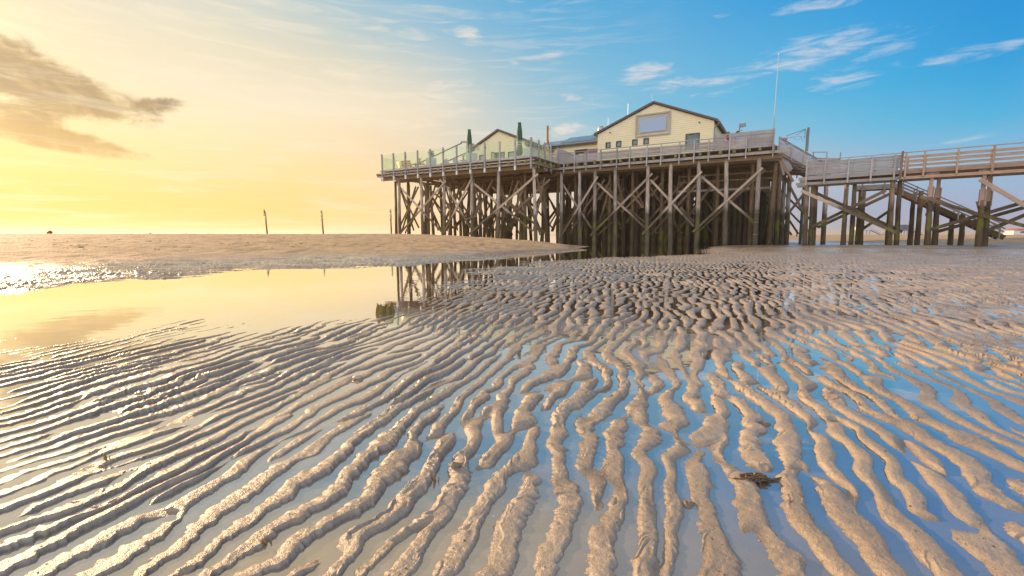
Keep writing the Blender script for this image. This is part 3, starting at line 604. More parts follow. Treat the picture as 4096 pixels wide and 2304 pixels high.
for i, (a, bb) in enumerate(((39.3, BW+.7), (35.7, BW+.7), (32.3, BW+.7), (28.5, BW+.7), (25.0, BW+.7), (20.7, BW+.7), (18.1, .7), (14.1, .7), (8.5, .7))):
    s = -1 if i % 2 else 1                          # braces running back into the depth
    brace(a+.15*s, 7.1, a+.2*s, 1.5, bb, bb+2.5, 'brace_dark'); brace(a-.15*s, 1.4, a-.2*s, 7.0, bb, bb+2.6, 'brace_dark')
inner = []
for p in rear: 
    if rnd.random() < 0.85:
        s = rnd.choice((-1, 1)); inner.append((p[0]-0.2*s, rnd.uniform(5.8, 7.4), p[0]+s*rnd.uniform(2.2, 4.4), rnd.uniform(0.8, 2.4), p[2]+rnd.choice((-.22, .22))))
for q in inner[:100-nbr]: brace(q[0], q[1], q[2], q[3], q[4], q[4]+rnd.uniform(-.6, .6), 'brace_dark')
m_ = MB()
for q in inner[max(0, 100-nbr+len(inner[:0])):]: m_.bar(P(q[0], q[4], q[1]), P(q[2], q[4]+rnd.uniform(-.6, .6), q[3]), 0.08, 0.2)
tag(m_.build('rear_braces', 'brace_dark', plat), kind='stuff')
for z, mt in ((6.95, 'joist'), (6.35, 'joist'), (5.45, 'beam')):     # the hung inspection walkway at the right end
    beam('walkway_beam', P(-0.6, 4.0, z), P(8.6, 4.0, z), 0.06, 0.13 if z > 6 else 0.2, mt)
m_ = MB()                                                       # plank screen of the stair well under the deck
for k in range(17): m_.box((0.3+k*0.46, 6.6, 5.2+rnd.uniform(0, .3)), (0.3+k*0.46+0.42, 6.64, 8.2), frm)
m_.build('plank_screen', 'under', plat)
for a, z in ((0.1, 3.0), (0.02, 3.7), (-.05, 4.4), (-.1, 5.1)): pass
m_ = MB(); m_.bar(P(29.3, BW+.3, 2.62), P(27.6, BW+.2, 3.02), 0.04, 0.16); m_.build('loose_board', 'brace', plat)
for i, z in enumerate((1.0, 2.1, 3.0, 3.9, 4.9, 5.8)):
    m_ = MB(); c = P(0.93, 0.6, z); m_.lathe(c, [(0.235-0.006*i, -0.012), (0.235-0.006*i, 0.012)], 14); m_.build('pile_hoop', 'steel', plat)

# ------------------------------------------------------------------ railings, glass and fences on the platform
rail = thing('board_railing', 'weathered grey board railing along the front of the long walkway', 'railing', P(10, 0, DECK))
POSTS = [21.25, 19.75, 18.52, 17.18, 15.6, 13.86, 12.54, 10.81, 9.45, 7.74, 6.4, 5.13, 3.37, 2.02, -0.09]
for a in POSTS:
    MB().bar(P(a+0.01, -0.13, 7.70), P(a, -0.13, 9.72), 0.10, 0.15, V).build('post', 'rail', rail)
MB().bar(P(-0.2, -0.1, 9.755), P(21.45, -0.1, 9.755), 0.16, 0.055).build('top_rail', 'rail', rail)
for k in range(len(POSTS)-1):
    m_ = MB()
    for i in range(6):
        z = 8.80+i*0.128 + rnd.uniform(-.006, .006)
        m_.bar(P(POSTS[k+1]-0.03, -0.035, z+rnd.uniform(-.01, .01)), P(POSTS[k]+0.03, -0.035, z), 0.03, 0.098)
    m_.build('board_panel', 'slat', rail)
glass = thing('glass_windbreak', 'long tinted glass windbreak with grey posts along the terrace front', 'windbreak', P(31, BW, DECK))
WP = [41.33, 39.42, 37.51, 35.59, 33.71, 31.83, 29.95, 28.11, 26.25, 24.39, 22.54, 20.7]
for i, a in enumerate(WP):
    w = 0.14 if i < 11 else 0.17
    MB().bar(P(a, BW-0.12, 7.86 if i < 11 else 7.5), P(a, BW-0.12, 10.52+0.012*(11-i)), w, w, V).build('post', 'rail', glass)
    if i < 11: MB().bar(P(a, BW-0.122, 7.50), P(a, BW-0.122, 7.92), w+0.03, w+0.03, V).build('post_shoe', 'white', glass)
for i in range(11):
    MB().box((WP[i+1]+0.075, BW-0.08, 8.80), (WP[i]-0.075, BW-0.066, 10.42+0.012*(10-i)), frm).build('glass_pane', 'glass', glass)
    MB().bar(P(WP[i+1]+0.07, BW-0.09, 8.70), P(WP[i]-0.07, BW-0.09, 8.70), 0.06, 0.22).build('base_rail', 'rail', glass)
for a in (39.42, 37.51, 31.83, 26.25):
    MB().box((a-.14, BW-0.2, 10.0), (a-.08, BW-0.1, 10.14), frm).build('small_lamp', 'dark', glass)
gret = thing('glass_windbreak', 'short glass windbreak returning from the terrace corner to the walkway', 'windbreak', P(20.6, -3, DECK))
for bb in (-4.46, -3.09, -1.72):
    MB().bar(P(20.58, bb, 7.7), P(20.58, bb, 10.5), 0.13, 0.13, U).build('post', 'rail', gret)
for b0, b1 in ((-5.6, -4.53), (-4.39, -3.16), (-3.02, -1.79)):
    MB().box((20.62, b0, 8.80), (20.634, b1, 10.38), frm).build('glass_pane', 'glass', gret)
    MB().bar(P(20.62, b0, 8.70), P(20.62, b1, 8.70), 0.06, 0.22).build('base_rail', 'rail', gret)
gl = thing('glass_windbreak', 'glass windbreak along the far left end of the terrace', 'windbreak', P(41.6, -2, DECK))
for bb in (-3.6, -1.6, 0.4, 2.4):
    MB().bar(P(41.6, bb, 8.6), P(41.6, bb, 10.5), 0.13, 0.13, U).build('post', 'rail', gl)
for b0 in (-5.6, -3.53, -1.53, 0.47):
    MB().box((41.60, b0, 8.80), (41.614, b0+1.86, 10.38), frm).build('glass_pane', 'glass', gl)
def slat_fence(name, label, p0, p1, z0, z1, n, posts, mat='slat', top=True):
    t = thing(name, label, 'fence', p0+Vector((0, 0, z0)))
    d = (p1-p0); nrm = d.cross(ZUP).normalized()
    step = (z1-z0)/n
    m_ = MB()
    for i in range(n):
        z = z0+step*(i+0.5)
        cut = sorted([0, 1]+[rnd.uniform(.2, .8)])
        for k in range(len(cut)-1):
            m_.bar(p0+d*cut[k]+ZUP*(z+rnd.uniform(-.006, .006)), p0+d*(cut[k+1]-0.002)+ZUP*z, 0.03, step*0.90)
    m_.build('slat_panel', mat, t)
    for i in range(posts):
        q = p0+d*(i/(posts-1)); MB().bar(q+nrm*0.08+ZUP*(z0-0.1), q+nrm*0.08+ZUP*z1, 0.1, 0.1, d).build('post', 'rail', t)
    return t
slat_fence('wind_fence', 'tall close slatted grey fence behind the two walkers', P(5.15, 3.0, 0), P(0.02, 3.0, 0), DECK+.02, 10.68, 12, 4)
slat_fence('wind_fence', 'blue grey slatted screen running back from the glass corner', P(20.62, -0.2, 0), P(20.62, 6.6, 0), DECK+.02, 10.40, 11, 3)

# ------------------------------------------------------------------ houses
def clip(poly, n, d):
    out = []
    for i in range(len(poly)):
        p, q = poly[i], poly[(i+1) % len(poly)]; a, c = n[0]*p[0]+n[1]*p[1]-d, n[0]*q[0]+n[1]*q[1]-d
        if a <= 0: out.append(p)
        if a*c < 0: t = a/(a-c); out.append((p[0]+(q[0]-p[0])*t, p[1]+(q[1]-p[1])*t))
    return out
def siding(name, a0, a1, z0, ztop, roofline, holes, fr, parent, step=0.2):
    """lapped boards; roofline = list of half planes (n, d); holes = rectangles (a0, z0, a1, z1)"""
    m_ = MB(); cuts = sorted(set([z0+step*i for i in range(int((ztop-z0)/step)+2)]+[h[1] for h in holes]+[h[3] for h in holes]))
    for zl, zh in zip(cuts[:-1], cuts[1:]):
        if zh-zl < 0.004: continue
        segs = [(a0, a1)]
        for h in holes:
            if h[1] < zh-1e-4 and h[3] > zl+1e-4:
                ns = []
                for s in segs:
                    if h[2] <= s[0] or h[0] >= s[1]: ns.append(s); continue
                    if h[0] > s[0]: ns.append((s[0], h[0]))
                    if h[2] < s[1]: ns.append((h[2], s[1]))
                segs = ns
        seams = [rnd.uniform(a0, a1) for _ in range(2)]
        k = round((zl-z0)/step-0.49); base = z0+k*step
        for s in segs:
            pcs = sorted([s[0], s[1]]+[x for x in seams if s[0]+.3 < x < s[1]-.3])
            for x0, x1 in zip(pcs[:-1], pcs[1:]):
                poly = [(x0+(0.004 if x0 != s[0] else 0), zl), (x1, zl), (x1, zh), (x0+(0.004 if x0 != s[0] else 0), zh)]
                for n, d in roofline: 
                    if len(poly) > 2: poly = clip(poly, n, d)
                if len(poly) < 3: continue
                lap = lambda z: -0.055+0.05*min(1, max(0, (z-base)/step))
                f = [fr(a, lap(z), z) for a, z in poly]
                m_.quad(f); lo = [p for p in poly if abs(p[1]-zl) < 1e-5]
                if len(lo) == 2 and abs(zl-base) < 1e-4:
                    m_.quad([fr(lo[0][0], lap(zl), zl), fr(lo[0][0], 0.0, zl), fr(lo[1][0], 0.0, zl), fr(lo[1][0], lap(zl), zl)])
    return m_.build(name, 'siding', parent)
def window(parent, a0, z0, a1, z1, fr, fill='blind', drop=1.0, deep=0.12):
    m_ = MB(); t = 0.085
    for lo, hi in (((a0, -0.055, z0), (a0+t, deep, z1)), ((a1-t, -0.055, z0), (a1, deep, z1)), ((a0+t, -0.055, z1-t), (a1-t, deep, z1)), ((a0+t, -0.055, z0), (a1-t, deep, z0+t))): m_.box(lo, hi, fr)
    f = m_.build('window', 'dark', parent)
    MB().box((a0+t, 0.03, z0+t), (a1-t, 0.04, z1-t), fr).build('pane', 'window', f)
    zt = z0+t+(z1-z0-2*t)*drop
    MB().box((a0+t, 0.09, z0+t), (a1-t, 0.10, zt), fr).build('blind', fill, f)  # flat sheet behind the pane; the teal ones carry painted reflections
    if drop < 1: MB().box((a0+t, 0.095, zt), (a1-t, 0.11, z1-t), fr).build('shade_sheet', 'inside', f)  # dark strip painted as the unlit room above
    return f
def half(p, q):                                    # half plane below the line p -> q
    dx, dz = q[0]-p[0], q[1]-p[1]; n = (-dz, dx)
    if n[1] < 0: n = (dz, -dx)
    return n, n[0]*p[0]+n[1]*p[1]
def gable_house(name, label, b0, aL, aR, zE, aA, zA, depth, wins, over=0.42, zER=None, thick=0.20):
    zER = zER or zE
    fr = lambda a, b, z: P(a, b0+b, z)
    h = thing(name, label, 'house', P((aL+aR)/2, b0, DECK))
    rl = [half((aL, zE), (aA, zA)), half((aR, zER), (aA, zA))]
    holes = [(min(w[0], w[2]), min(w[1], w[3]), max(w[0], w[2]), max(w[1], w[3])) for w in wins]
    siding('front_wall', aR, aL, DECK+.02, zA, rl, holes, fr, h)
    m_ = MB()                                          # side and back walls
    m_.prism([fr(aL, 0.15, DECK), fr(aR, 0.15, DECK), fr(aR, 0.15, zER), fr(aA, 0.15, zA), fr(aL, 0.15, zE)], V*(depth-.15))
    for aw, ze_ in ((aR, zER), (aL, zE)): m_.quad([fr(aw, 0, DECK), fr(aw, .15, DECK), fr(aw, .15, ze_), fr(aw, 0, ze_)])
    z = DECK+.1
    while z < zER-0.1:
        m_.quad([fr(aR-0.045, 0.01, z), fr(aR-0.045, depth, z), fr(aR-0.012, depth, z+.2), fr(aR-0.012, 0.01, z+.2)]); m_.quad([fr(aR-0.045, 0.01, z), fr(aR, 0.01, z), fr(aR, depth, z), fr(aR-0.045, depth, z)]); z += .2
    m_.build('side_wall', 'siding', h)
    MB().bar(fr(aR-0.01, -0.045, DECK), fr(aR-0.01, -0.045, zER+.02), 0.05, 0.05, V).build('corner_board', 'siding', h)
    MB().bar(fr(aL+0.01, -0.045, DECK), fr(aL+0.01, -0.045, zE+.02), 0.05, 0.05, V).build('corner_board', 'siding', h)
    sl = (zA-zE)/(aL-aA); sr = (zA-zER)/(aA-aR)
    for sg, (ae, ze, s) in enumerate(((aL+over, zE-over*sl, sl), (aR-over, zER-over*sr, sr))):
        poly = [fr(aA, -0.32, zA+.06), fr(ae, -0.32, ze+.06), fr(ae, -0.32, ze+.06+thick), fr(aA, -0.32, zA+.06+thick)]
        rf = MB().prism(poly, V*(depth+.6)).build('roof_slope', 'roof', h)
        MB().tube([fr(ae+(0.06 if sg == 0 else -0.06), -0.34, ze+.1), fr(ae+(0.06 if sg == 0 else -0.06), depth+.2, ze+.1)], 0.075, 8).build('gutter', 'zinc', h)
        x = ae+(0.06 if sg == 0 else -0.06); xi = (aL+.05) if sg == 0 else (aR-.07); bo = -0.1
        MB().tube([fr(x, bo, ze+.06), fr(x, bo, ze-.12), fr((x+xi)/2, bo+.06, ze-.30), fr(xi, bo+.12, ze-.52), fr(xi, bo+.12, ze-1.0), fr(xi, bo+.12, DECK+.1)], 0.045, 8).build('downpipe', 'zinc', h, smooth=True)
    for w in wins: window(h, min(w[0], w[2]), min(w[1], w[3]), max(w[0], w[2]), max(w[1], w[3]), fr, *w[4:])
    return h, fr
# windows: rectangle, what backs the pane (teal: painted reflection), how high it reaches
W1 = [(16.21, 11.04, 15.63, 10.40, 'blind', 0.9), (15.02, 11.05, 14.42, 10.40, 'blind', 0.92), (13.26, 11.05, 12.67, 10.40, 'blind', 0.9), (12.07, 11.05, 11.48, 10.40, 'blind', 0.9), (7.83, 11.04, 6.48, 9.40, 'blind', 0.7)]
house, hf = gable_house('gabled_house', 'big cream gabled house with a framed blank board above small windows', 3.0, 17.07, 5.25, 12.02, 11.08, 14.40, 10.0, W1)
m_ = MB()
for p, q in (((12.85, 13.40), (9.40, 13.40)), ((12.85, 11.27), (9.40, 11.27))): m_.bar(hf(p[0]+.06, -0.12, p[1]), hf(q[0]-.06, -0.12, q[1]), 0.1, 0.13)
for a in (12.85, 9.40): m_.bar(hf(a, -0.12, 11.335), hf(a, -0.12, 13.335), 0.1, 0.13, U)
fb = m_.build('board_frame', 'rail', house)
MB().box((9.75, -0.15, 11.62), (12.50, -0.12, 13.07), hf).build('blank_board', 'screen', fb)
m_ = MB()
def zig(p0, p1, q0, q1, n):
    for i in range(n):
        t0, t1, tm = i/n, (i+1)/n, (i+.5)/n
        L = lambda a, b_, t: (a[0]+(b_[0]-a[0])*t, a[1]+(b_[1]-a[1])*t)
        A, Bp, C = L(p0, p1, t0), L(q0, q1, tm), L(p0, p1, t1)
        m_.bar(hf(A[0], -0.14, A[1]), hf(Bp[0], -0.14, Bp[1]), 0.012, 0.014); m_.bar(hf(Bp[0], -0.14, Bp[1]), hf(C[0], -0.14, C[1]), 0.012, 0.014)
zig((9.75, 13.07), (12.5, 13.07), (9.5, 13.34), (12.75, 13.34), 12); zig((9.75, 11.62), (12.5, 11.62), (9.5, 11.33), (12.75, 11.33), 12)
zig((9.75, 11.62), (9.75, 13.07), (9.46, 11.4), (9.46, 13.3), 7); zig((12.5, 11.62), (12.5, 13.07), (12.79, 11.4), (12.79, 13.3), 7)
m_.build('lacing', 'rope', fb)
for a, z in ((15.7, 12.05), (6.58, 12.02)):
    m_ = MB(); m_.tube([hf(a, -0.03, z), hf(a, -0.16, z), hf(a-.03, -0.24, z-.04)], [0.03, 0.05, 0.075], 8); m_.build('wall_lamp', 'dark', house)
for a, z0, z1, da in ((14.75, 13.0, 15.67, 0), (17.05, 12.2, 14.4, 0), (11.2, 14.6, 15.5, .25)):
    MB().tube([hf(a, 3.0 if da == 0 else 0.1, z0), hf(a+da, 3.0 if da == 0 else 0.1, z1)], 0.014, 6).build('lightning_rod', 'steel', house)
W2 = [(32.42, 10.94, 31.45, 9.9, 'shutter'), (29.96, 11.03, 28.62, 8.8, 'brown', 0.93, 0.3), (28.17, 10.95, 26.51, 9.9, 'shutter')]
lh, lf = gable_house('gabled_house', 'smaller cream gabled house behind the glass of the terrace', 2.0, 33.1, 25.0, 11.80, 29.5, 13.52, 9.0, W2, 0.5, 11.55)
dl = MB()                                             # door leaf standing open
for lo, hi in (((30.0, -0.9, 8.8), (30.05, -0.82, 11.0)), ((30.0, -0.12, 8.8), (30.05, -0.04, 11.0)), ((30.0, -0.82, 10.9), (30.05, -0.12, 11.0)), ((30.0, -0.82, 8.8), (30.05, -0.12, 8.95))): dl.box(lo, hi, lf)
dr = dl.build('open_door', 'dark', lh); MB().box((30.02, -0.82, 8.95), (30.03, -0.12, 10.9), lf).build('door_pane', 'window', dr)
MB().bar(lf(30.05, -0.06, 11.08), lf(28.5, -0.06, 11.08), 0.05, 0.1).build('door_head', 'siding', lh)
MB().tube([lf(32.5, -0.03, 11.68), lf(32.5, -0.2, 11.66)], [0.04, 0.07], 8).build('wall_lamp', 'dark', lh)
MB().tube([lf(29.6, 0.1, 13.7), lf(29.75, 0.1, 14.5)], 0.012, 6).build('lightning_rod', 'steel', lh)
low = thing('linking_building', 'low cream building with blue grey metal roof between the two gables', 'building', P(21, 7, DECK))
lwf = lambda a, b, z: P(a, 7+b, z)
siding('front_wall', 17.12, 24.9, DECK+.02, 11.95, [((0, 1), 11.95)], [(19.9, 8.75, 21.6, 11.33)], lwf, low)
MB().box((19.9, 0.2, 8.75), (21.6, 0.24, 11.33), lwf).build('opening_shade', 'inside', low)  # flat dark sheet painted as the shade inside
MB().box((20.2, 0.12, 8.75), (20.5, 0.18, 11.0), lwf).build('door_curtain', 'bench', low)
MB().bar(lwf(21.7, -0.08, 11.36), lwf(19.8, -0.08, 11.36), 0.06, 0.08).build('awning_box', 'siding', low)
MB().prism([lwf(17.12, -0.45, 11.94), lwf(17.12, 4.2, 13.45), lwf(17.12, 4.2, 13.55), lwf(17.12, -0.45, 12.04)], U*10.0).build('roof_slope', 'roof_metal', low)
MB().prism([lwf(17.12, 4.25, 13.45), lwf(17.12, 9.0, 11.9), lwf(17.12, 9.0, 12.0), lwf(17.12, 4.25, 13.55)], U*10.0).build('roof_slope', 'roof_metal', low)
MB().bar(lwf(17.12, -0.42, 11.88), lwf(25.2, -0.42, 11.88), 0.05, 0.2).build('eave_board', 'roof', low)
MB().tube([lwf(17.12, -0.52, 12.0), lwf(25.3, -0.52, 12.0)], 0.07, 8).build('gutter', 'zinc', low)
m_ = MB()
for k in range(3): m_.prism([lwf(18.0+k*1.95, 0.7, 12.55), lwf(18.0+k*1.95, 3.6, 13.62), lwf(18.0+k*1.95, 3.6, 13.67), lwf(18.0+k*1.95, 0.7, 12.60)], U*1.9)
sp = m_.build('solar_panels', 'solar', low)
MB().bar(lwf(17.9, 0.68, 12.5), lwf(23.9, 0.68, 12.5), 0.05, 0.11).build('panel_rail', 'zinc', sp)
MB().tube([lwf(26.87, 3, 12.6), lwf(26.87, 3, 13.2), lwf(26.87, 3, 13.55), lwf(26.87, 3, 13.6), lwf(26.87, 3, 15.4)], [.2, .2, .2, .15, .15], 12).build('flue', 'rust', low, smooth=True)
m_ = MB(); m_.tube([lwf(26.42, 3, 13.0), lwf(26.42, 3, 16.04)], 0.016, 6)
for z in (14.2, 15.05): m_.tube([lwf(26.42, 3, z), lwf(26.8, 3, z+.03)], 0.012, 6)
m_.build('antenna_mast', 'steel', low)
for a, z in ((29.2, 12.9), (24.3, 13.3)): MB().tube([lwf(26.85, 3, 15.3), lwf(a, 3.2, z)], 0.006, 5).build('guy_wire', 'steel', low)
MB().lathe(lwf(18.87, 1.6, 0), [(0.20, 12.6), (0.20, 13.2), (0.24, 13.24), (0.40, 13.62), (0.42, 13.68), (0.27, 14.12), (0.26, 14.14)], 18).build('vent_cowl', 'steel', low, smooth=True)
t = thing('screen_panel', 'plain lilac panel leaning by the big house behind the railing', 'panel', P(18.2, 5.6, DECK))
MB().box((17.2, 5.6, 8.72), (19.2, 5.64, 11.0), frm).build('panel_sheet', 'lilac', t)
MB().box((19.2, 5.57, 8.72), (19.3, 5.67, 11.05), frm).build('post', 'rail', t)
t = thing('notice_board', 'white and pale blue notice hung on the inside of the railing', 'notice', P(17.9, 0.06, 8.8))
MB().box((17.68, 0.03, 8.90), (18.15, 0.05, 9.55), frm).build('sheet', 'white', t)
MB().box((17.66, 0.0, 8.76), (18.17, 0.026, 8.93), frm).build('blue_strip', 'sky_blue', t)

# ------------------------------------------------------------------ things on the terrace and walkway
def parasol(loc, h, label, straps):
    t = thing('closed_parasol', label, 'parasol', loc, 'closed parasols on the terrace')
    wav = lambda i, a: 0.10*math.sin(a*6+i*0.4)+0.05*math.sin(a*11)
    k = h/3.5
    prof = [(0.20, 0.55), (0.33, 0.68), (0.36, 0.85), (0.31, 1.2), (0.24, 1.5), (0.22, 1.62), (0.25, 1.8), (0.30, 2.2), (0.29, 2.6), (0.23, 3.05), (0.17, 3.42), (0.13, 3.46)]
    MB().lathe(loc, [(r*.95, z*k) for r, z in prof], 24, wav).build('canopy', 'green', t, smooth=True)
    MB().lathe(loc, [(0.19, 3.44*k), (0.20, 3.47*k), (0.20, 3.50*k), (0.05, 3.52*k)], 16).build('top_cap', 'green', t)
    MB().tube([loc, loc+Vector((0, 0, 0.9*k))], 0.045, 8).build('pole', 'white', t)
    MB().lathe(loc, [(0.34, 0.0), (0.34, 0.06), (0.06, 0.09)], 14).build('foot_plate', 'steel', t)
    for z in straps:
        MB().lathe(loc, [(0.262, z*k-0.015), (0.266, z*k), (0.262, z*k+0.015)], 20, wav).build('strap', 'white', t)
parasol(P(29.9, BW+2.2, DECK), 4.02, 'closed green parasol left of the small gable beside a shrub', (1.55,))
parasol(P(23.37, BW+2.2, DECK), 4.0, 'closed green parasol with two white straps before the small gable', (1.72, 1.5))
def leaf_cloud(mb, c, rx, rz, n, size):
    for i in range(n):
        while True:
            p = Vector((rnd.uniform(-1, 1), rnd.uniform(-1, 1), rnd.uniform(-1, 1)))
            if 0.25 < p.length < 1: break
        q = c+Vector((p.x*rx, p.y*rx, p.z*rz))*(1-0.25*rnd.random()); d = Vector((rnd.gauss(0, 1), rnd.gauss(0, 1), rnd.gauss(0, 1))).normalized()
        e = d.orthogonal().normalized()*size*rnd.uniform(.6, 1.2); f = d.cross(e).normalized()*size*rnd.uniform(.4, .7)
        mb.quad([q-e, q-f*.6, q+e, q+f*.6])
def planter(a, b_, label, w, h, sr, sz):
    t = thing('potted_shrub', label, 'potted shrub', P(a, b_, DECK), 'shrubs in tall planters')
    m_ = MB(); m_.box((a-w/2, b_-w/2, DECK), (a+w/2, b_+w/2, DECK+h-.02), frm)
    for k in range(4): m_.box((a-w/2-.012, b_-w/2-.012, DECK+.04+k*h/4), (a+w/2+.012, b_+w/2+.012, DECK+(k+1)*h/4), frm)
    m_.build('planter_box', 'planter', t)
    MB().tube([P(a, b_, DECK+h-.05), P(a+.03, b_, DECK+h+sz)], [.03, .02], 6).build('stem', 'hair', t)
    m_ = MB(); leaf_cloud(m_, P(a, b_, DECK+h+sz), sr, sz, 420, 0.075); m_.build('foliage', 'leaf', t)
planter(29.1, BW+1.5, 'full round shrub in a pale planter beside the left parasol', .9, 1.25, .48, .62)
planter(34.95, BW+1.5, 'spiky narrow shrub in a pale planter by the benches', .85, 1.22, .42, .5)
planter(21.9, BW+1.5, 'bushy shrub in a pale planter by the glass corner', .75, 1.15, .46, .46)
def bench(a, b_, rot, label):
    t = thing('slat_bench', label, 'bench', P(a, b_, DECK), 'wooden benches on the terrace')
    c, s = math.cos(rot), math.sin(rot)
    f = lambda x, y, z: P(a+c*x-s*y, b_+s*x+c*y, DECK+z)
    m_ = MB()
    for k in range(3): m_.bar(f(-.65, .12+k*.14, .43), f(.65, .12+k*.14, .43), .12, .04)
    m_.build('seat', 'bench', t); m_ = MB()
    for k in range(3): m_.bar(f(-.65, -.02-k*.05, .62+k*.25), f(.65, -.02-k*.05, .62+k*.25), .03, .22)
    m_.build('backrest', 'bench', t)
    for x in (-.58, .58):
        MB().bar(f(x, .42, 0), f(x, .42, .6), .06, .06, V).build('leg', 'bench', t); MB().bar(f(x, .02, 0), f(x, -.12, 1.2), .06, .06, V).build('leg', 'bench', t)
bench(40.3, BW+1.7, 0.5, 'leftmost orange slatted bench, nearest the end of the terrace')
bench(38.9, BW+1.5, -0.2, 'taller looking slatted bench right of the first one behind the glass')
def table(a, b_, w, label, mat='bench'):
    t = thing('terrace_table', label, 'table', P(a, b_, DECK), 'tables on the terrace')
    MB().box((a-w/2, b_-.4, DECK+.72), (a+w/2, b_+.4, DECK+.76), frm).build('table_top', mat, t)
    for x in (-1, 1):
        for y in (-1, 1): MB().bar(P(a+x*(w/2-.06), b_+y*.34, DECK), P(a+x*(w/2-.06), b_+y*.34, DECK+.72), .06, .06, V).build('leg', mat, t)
table(37.3, BW+1.8, 1.6, 'long wooden table right of the slatted benches')
table(31.0, BW+2.5, .9, 'pale table by the left parasol under dry grass', 'planter')
table(27.0, BW+3.6, 1.5, 'white table in front of the doorway of the small house', 'white')
table(24.6, BW+3.6, 1.2, 'white table beside the right parasol', 'white')
table(20.9+.8, -1.6, .7, 'white side table behind the short glass return', 'white')
def straw(a, b_, z, label):
    t = thing('dry_grass_pot', label, 'grass pot', P(a, b_, z), 'pots of dry grass')
    MB().lathe(P(a, b_, z), [(.11, 0), (.15, .22), (.13, .22)], 12).build('pot', 'rust', t); m_ = MB()
    for i in range(46):
        th, r = rnd.random()*6.28, rnd.uniform(.05, .34); q = P(a, b_, z+.2); e = Vector((math.cos(th)*r, math.sin(th)*r, rnd.uniform(.3, .6)))
        m_.tube([q, q+e*.6+Vector((0, 0, .06)), q+e], [.008, .007, .003], 4, False)
    m_.build('dry_stalks', 'straw', t)
straw(37.0, BW+1.8, DECK+.76, 'tuft of dry grass on the long wooden table')
straw(31.0, BW+2.5, DECK+.76, 'tuft of dry grass on the pale table by the parasol')
def lounger(a, b_, label):
    t = thing('deck_chair', label, 'deck chair', P(a, b_, DECK), 'grey deck chairs'); f = lambda x, y, z: P(a+x, b_+y, DECK+z)
    MB().bar(f(-.9, 0, .32), f(.25, 0, .36), .55, .04).build('seat', 'shutter', t); MB().bar(f(.2, 0, .36), f(.62, 0, 1.18), .55, .03, V).build('backrest', 'shutter', t)
    for x in (-.8, .1):
        for y in (-.24, .24): MB().bar(f(x, y, 0), f(x, y, .33), .04, .04, V).build('leg', 'steel', t)
lounger(33.35, BW+2.9, 'left one of two grey deck chairs right of the spiky shrub'); lounger(32.2, BW+3.1, 'right one of two grey deck chairs, nearer the parasol')
t = thing('stair_handrail', 'sloping two bar timber handrail left of the left parasol', 'handrail', P(33, BW+5, DECK))
MB().bar(P(32.4, BW+5.2, 8.72), P(32.4, BW+5.2, 12.2), .2, .2, V).build('post', 'rail', t); MB().bar(P(33.3, BW+5.2, 12.2), P(32.35, BW+5.2, 12.14), .24, .2).build('post_arm', 'rail', t)
MB().bar(P(33.2, BW+5.15, 12.05), P(39.8, BW+5.15, 10.3), .07, .12).build('top_rail', 'roof', t); MB().bar(P(32.5, BW+5.15, 10.85), P(39.0, BW+5.15, 9.15), .07, .12).build('mid_rail', 'roof', t)
MB().bar(P(39.5, BW+5.2, 8.72), P(39.5, BW+5.2, 10.5), .09, .09, V).build('post', 'rail', t)
t = thing('flagpole', 'tall bare white flagpole above the right end of the platform', 'flagpole', P(.14, 4, DECK))
MB().tube([P(.14, 4, DECK), P(.12, 4, 13), P(.1, 4, 17.5)], [.04, .034, .024], 12).build('pole', 'band', t, smooth=True)
MB().lathe(P(.1, 4, 17.48), [(.02, 0), (.05, .04), (.05, .08), (.02, .12)], 10).build('finial', 'white', t)
t = thing('floodlight_mast', 'short mast with square floodlight above the slatted fence', 'floodlight', P(2.95, 3.15, DECK))
MB().tube([P(2.95, 3.15, DECK), P(2.95, 3.15, 11.52)], .05, 8).build('mast', 'zinc', t)
MB().bar(P(2.9, 3.05, 11.28), P(2.42, 3.0, 11.34), .14, .32).build('lamp_head', 'zinc', t); MB().box((2.72, 3.05, 10.82), (2.86, 3.2, 10.95), frm).build('small_lamp', 'band', t)
dv = Vector((29.14, 47, 0))
t = thing('davit_crane', 'grey hoist post with a stayed arm and yellow band beyond the ramp', 'hoist', dv+Vector((0, 0, 0)))
MB().tube([dv, dv+Vector((0, 0, 6)), dv+Vector((0, 0, 11.45))], [.14, .135, .13], 14).build('hoist_post', 'zinc', t, smooth=True)
MB().tube([dv+Vector((0, 0, 8.35)), dv+Vector((0, 0, 9.15))], .142, 14).build('yellow_band', 'yellow', t, smooth=True)
MB().bar(Vector((26.5, 47, 10.53)), Vector((28.95, 47, 10.7)), .1, .13).build('arm', 'steel', t); MB().bar(Vector((28.85, 47, 10.5)), Vector((28.85, 47, 11.35)), .1, .1, V).build('arm_bracket', 'zinc', t)
for x in (27.06, 27.94): MB().tube([Vector((28.9, 47, 11.32)), Vector((x, 47, 10.66))], .022, 6).build('stay', 'dark', t)
MB().box((26.72, 46.9, 10.2), (27.1, 47.1, 10.42)).build('hook_block', 'red', t); MB().tube([Vector((26.95, 47, 10.25)), Vector((27.0, 47, 9.9)), Vector((27.2, 47, 9.8)), Vector((27.3, 47, 10.0))], .04, 6).build('hook', 'dark', t)
m_ = MB()
for x0, x1, d in ((26.9, 27.7, .15), (27.7, 28.5, .35), (28.5, 28.9, .45)): m_.tube([Vector((x0+(x1-x0)*k/6, 47, 10.6-d*4*(k/6)*(1-k/6))) for k in range(7)], .009, 4, False)
m_.build('cable_loops', 'black', t)

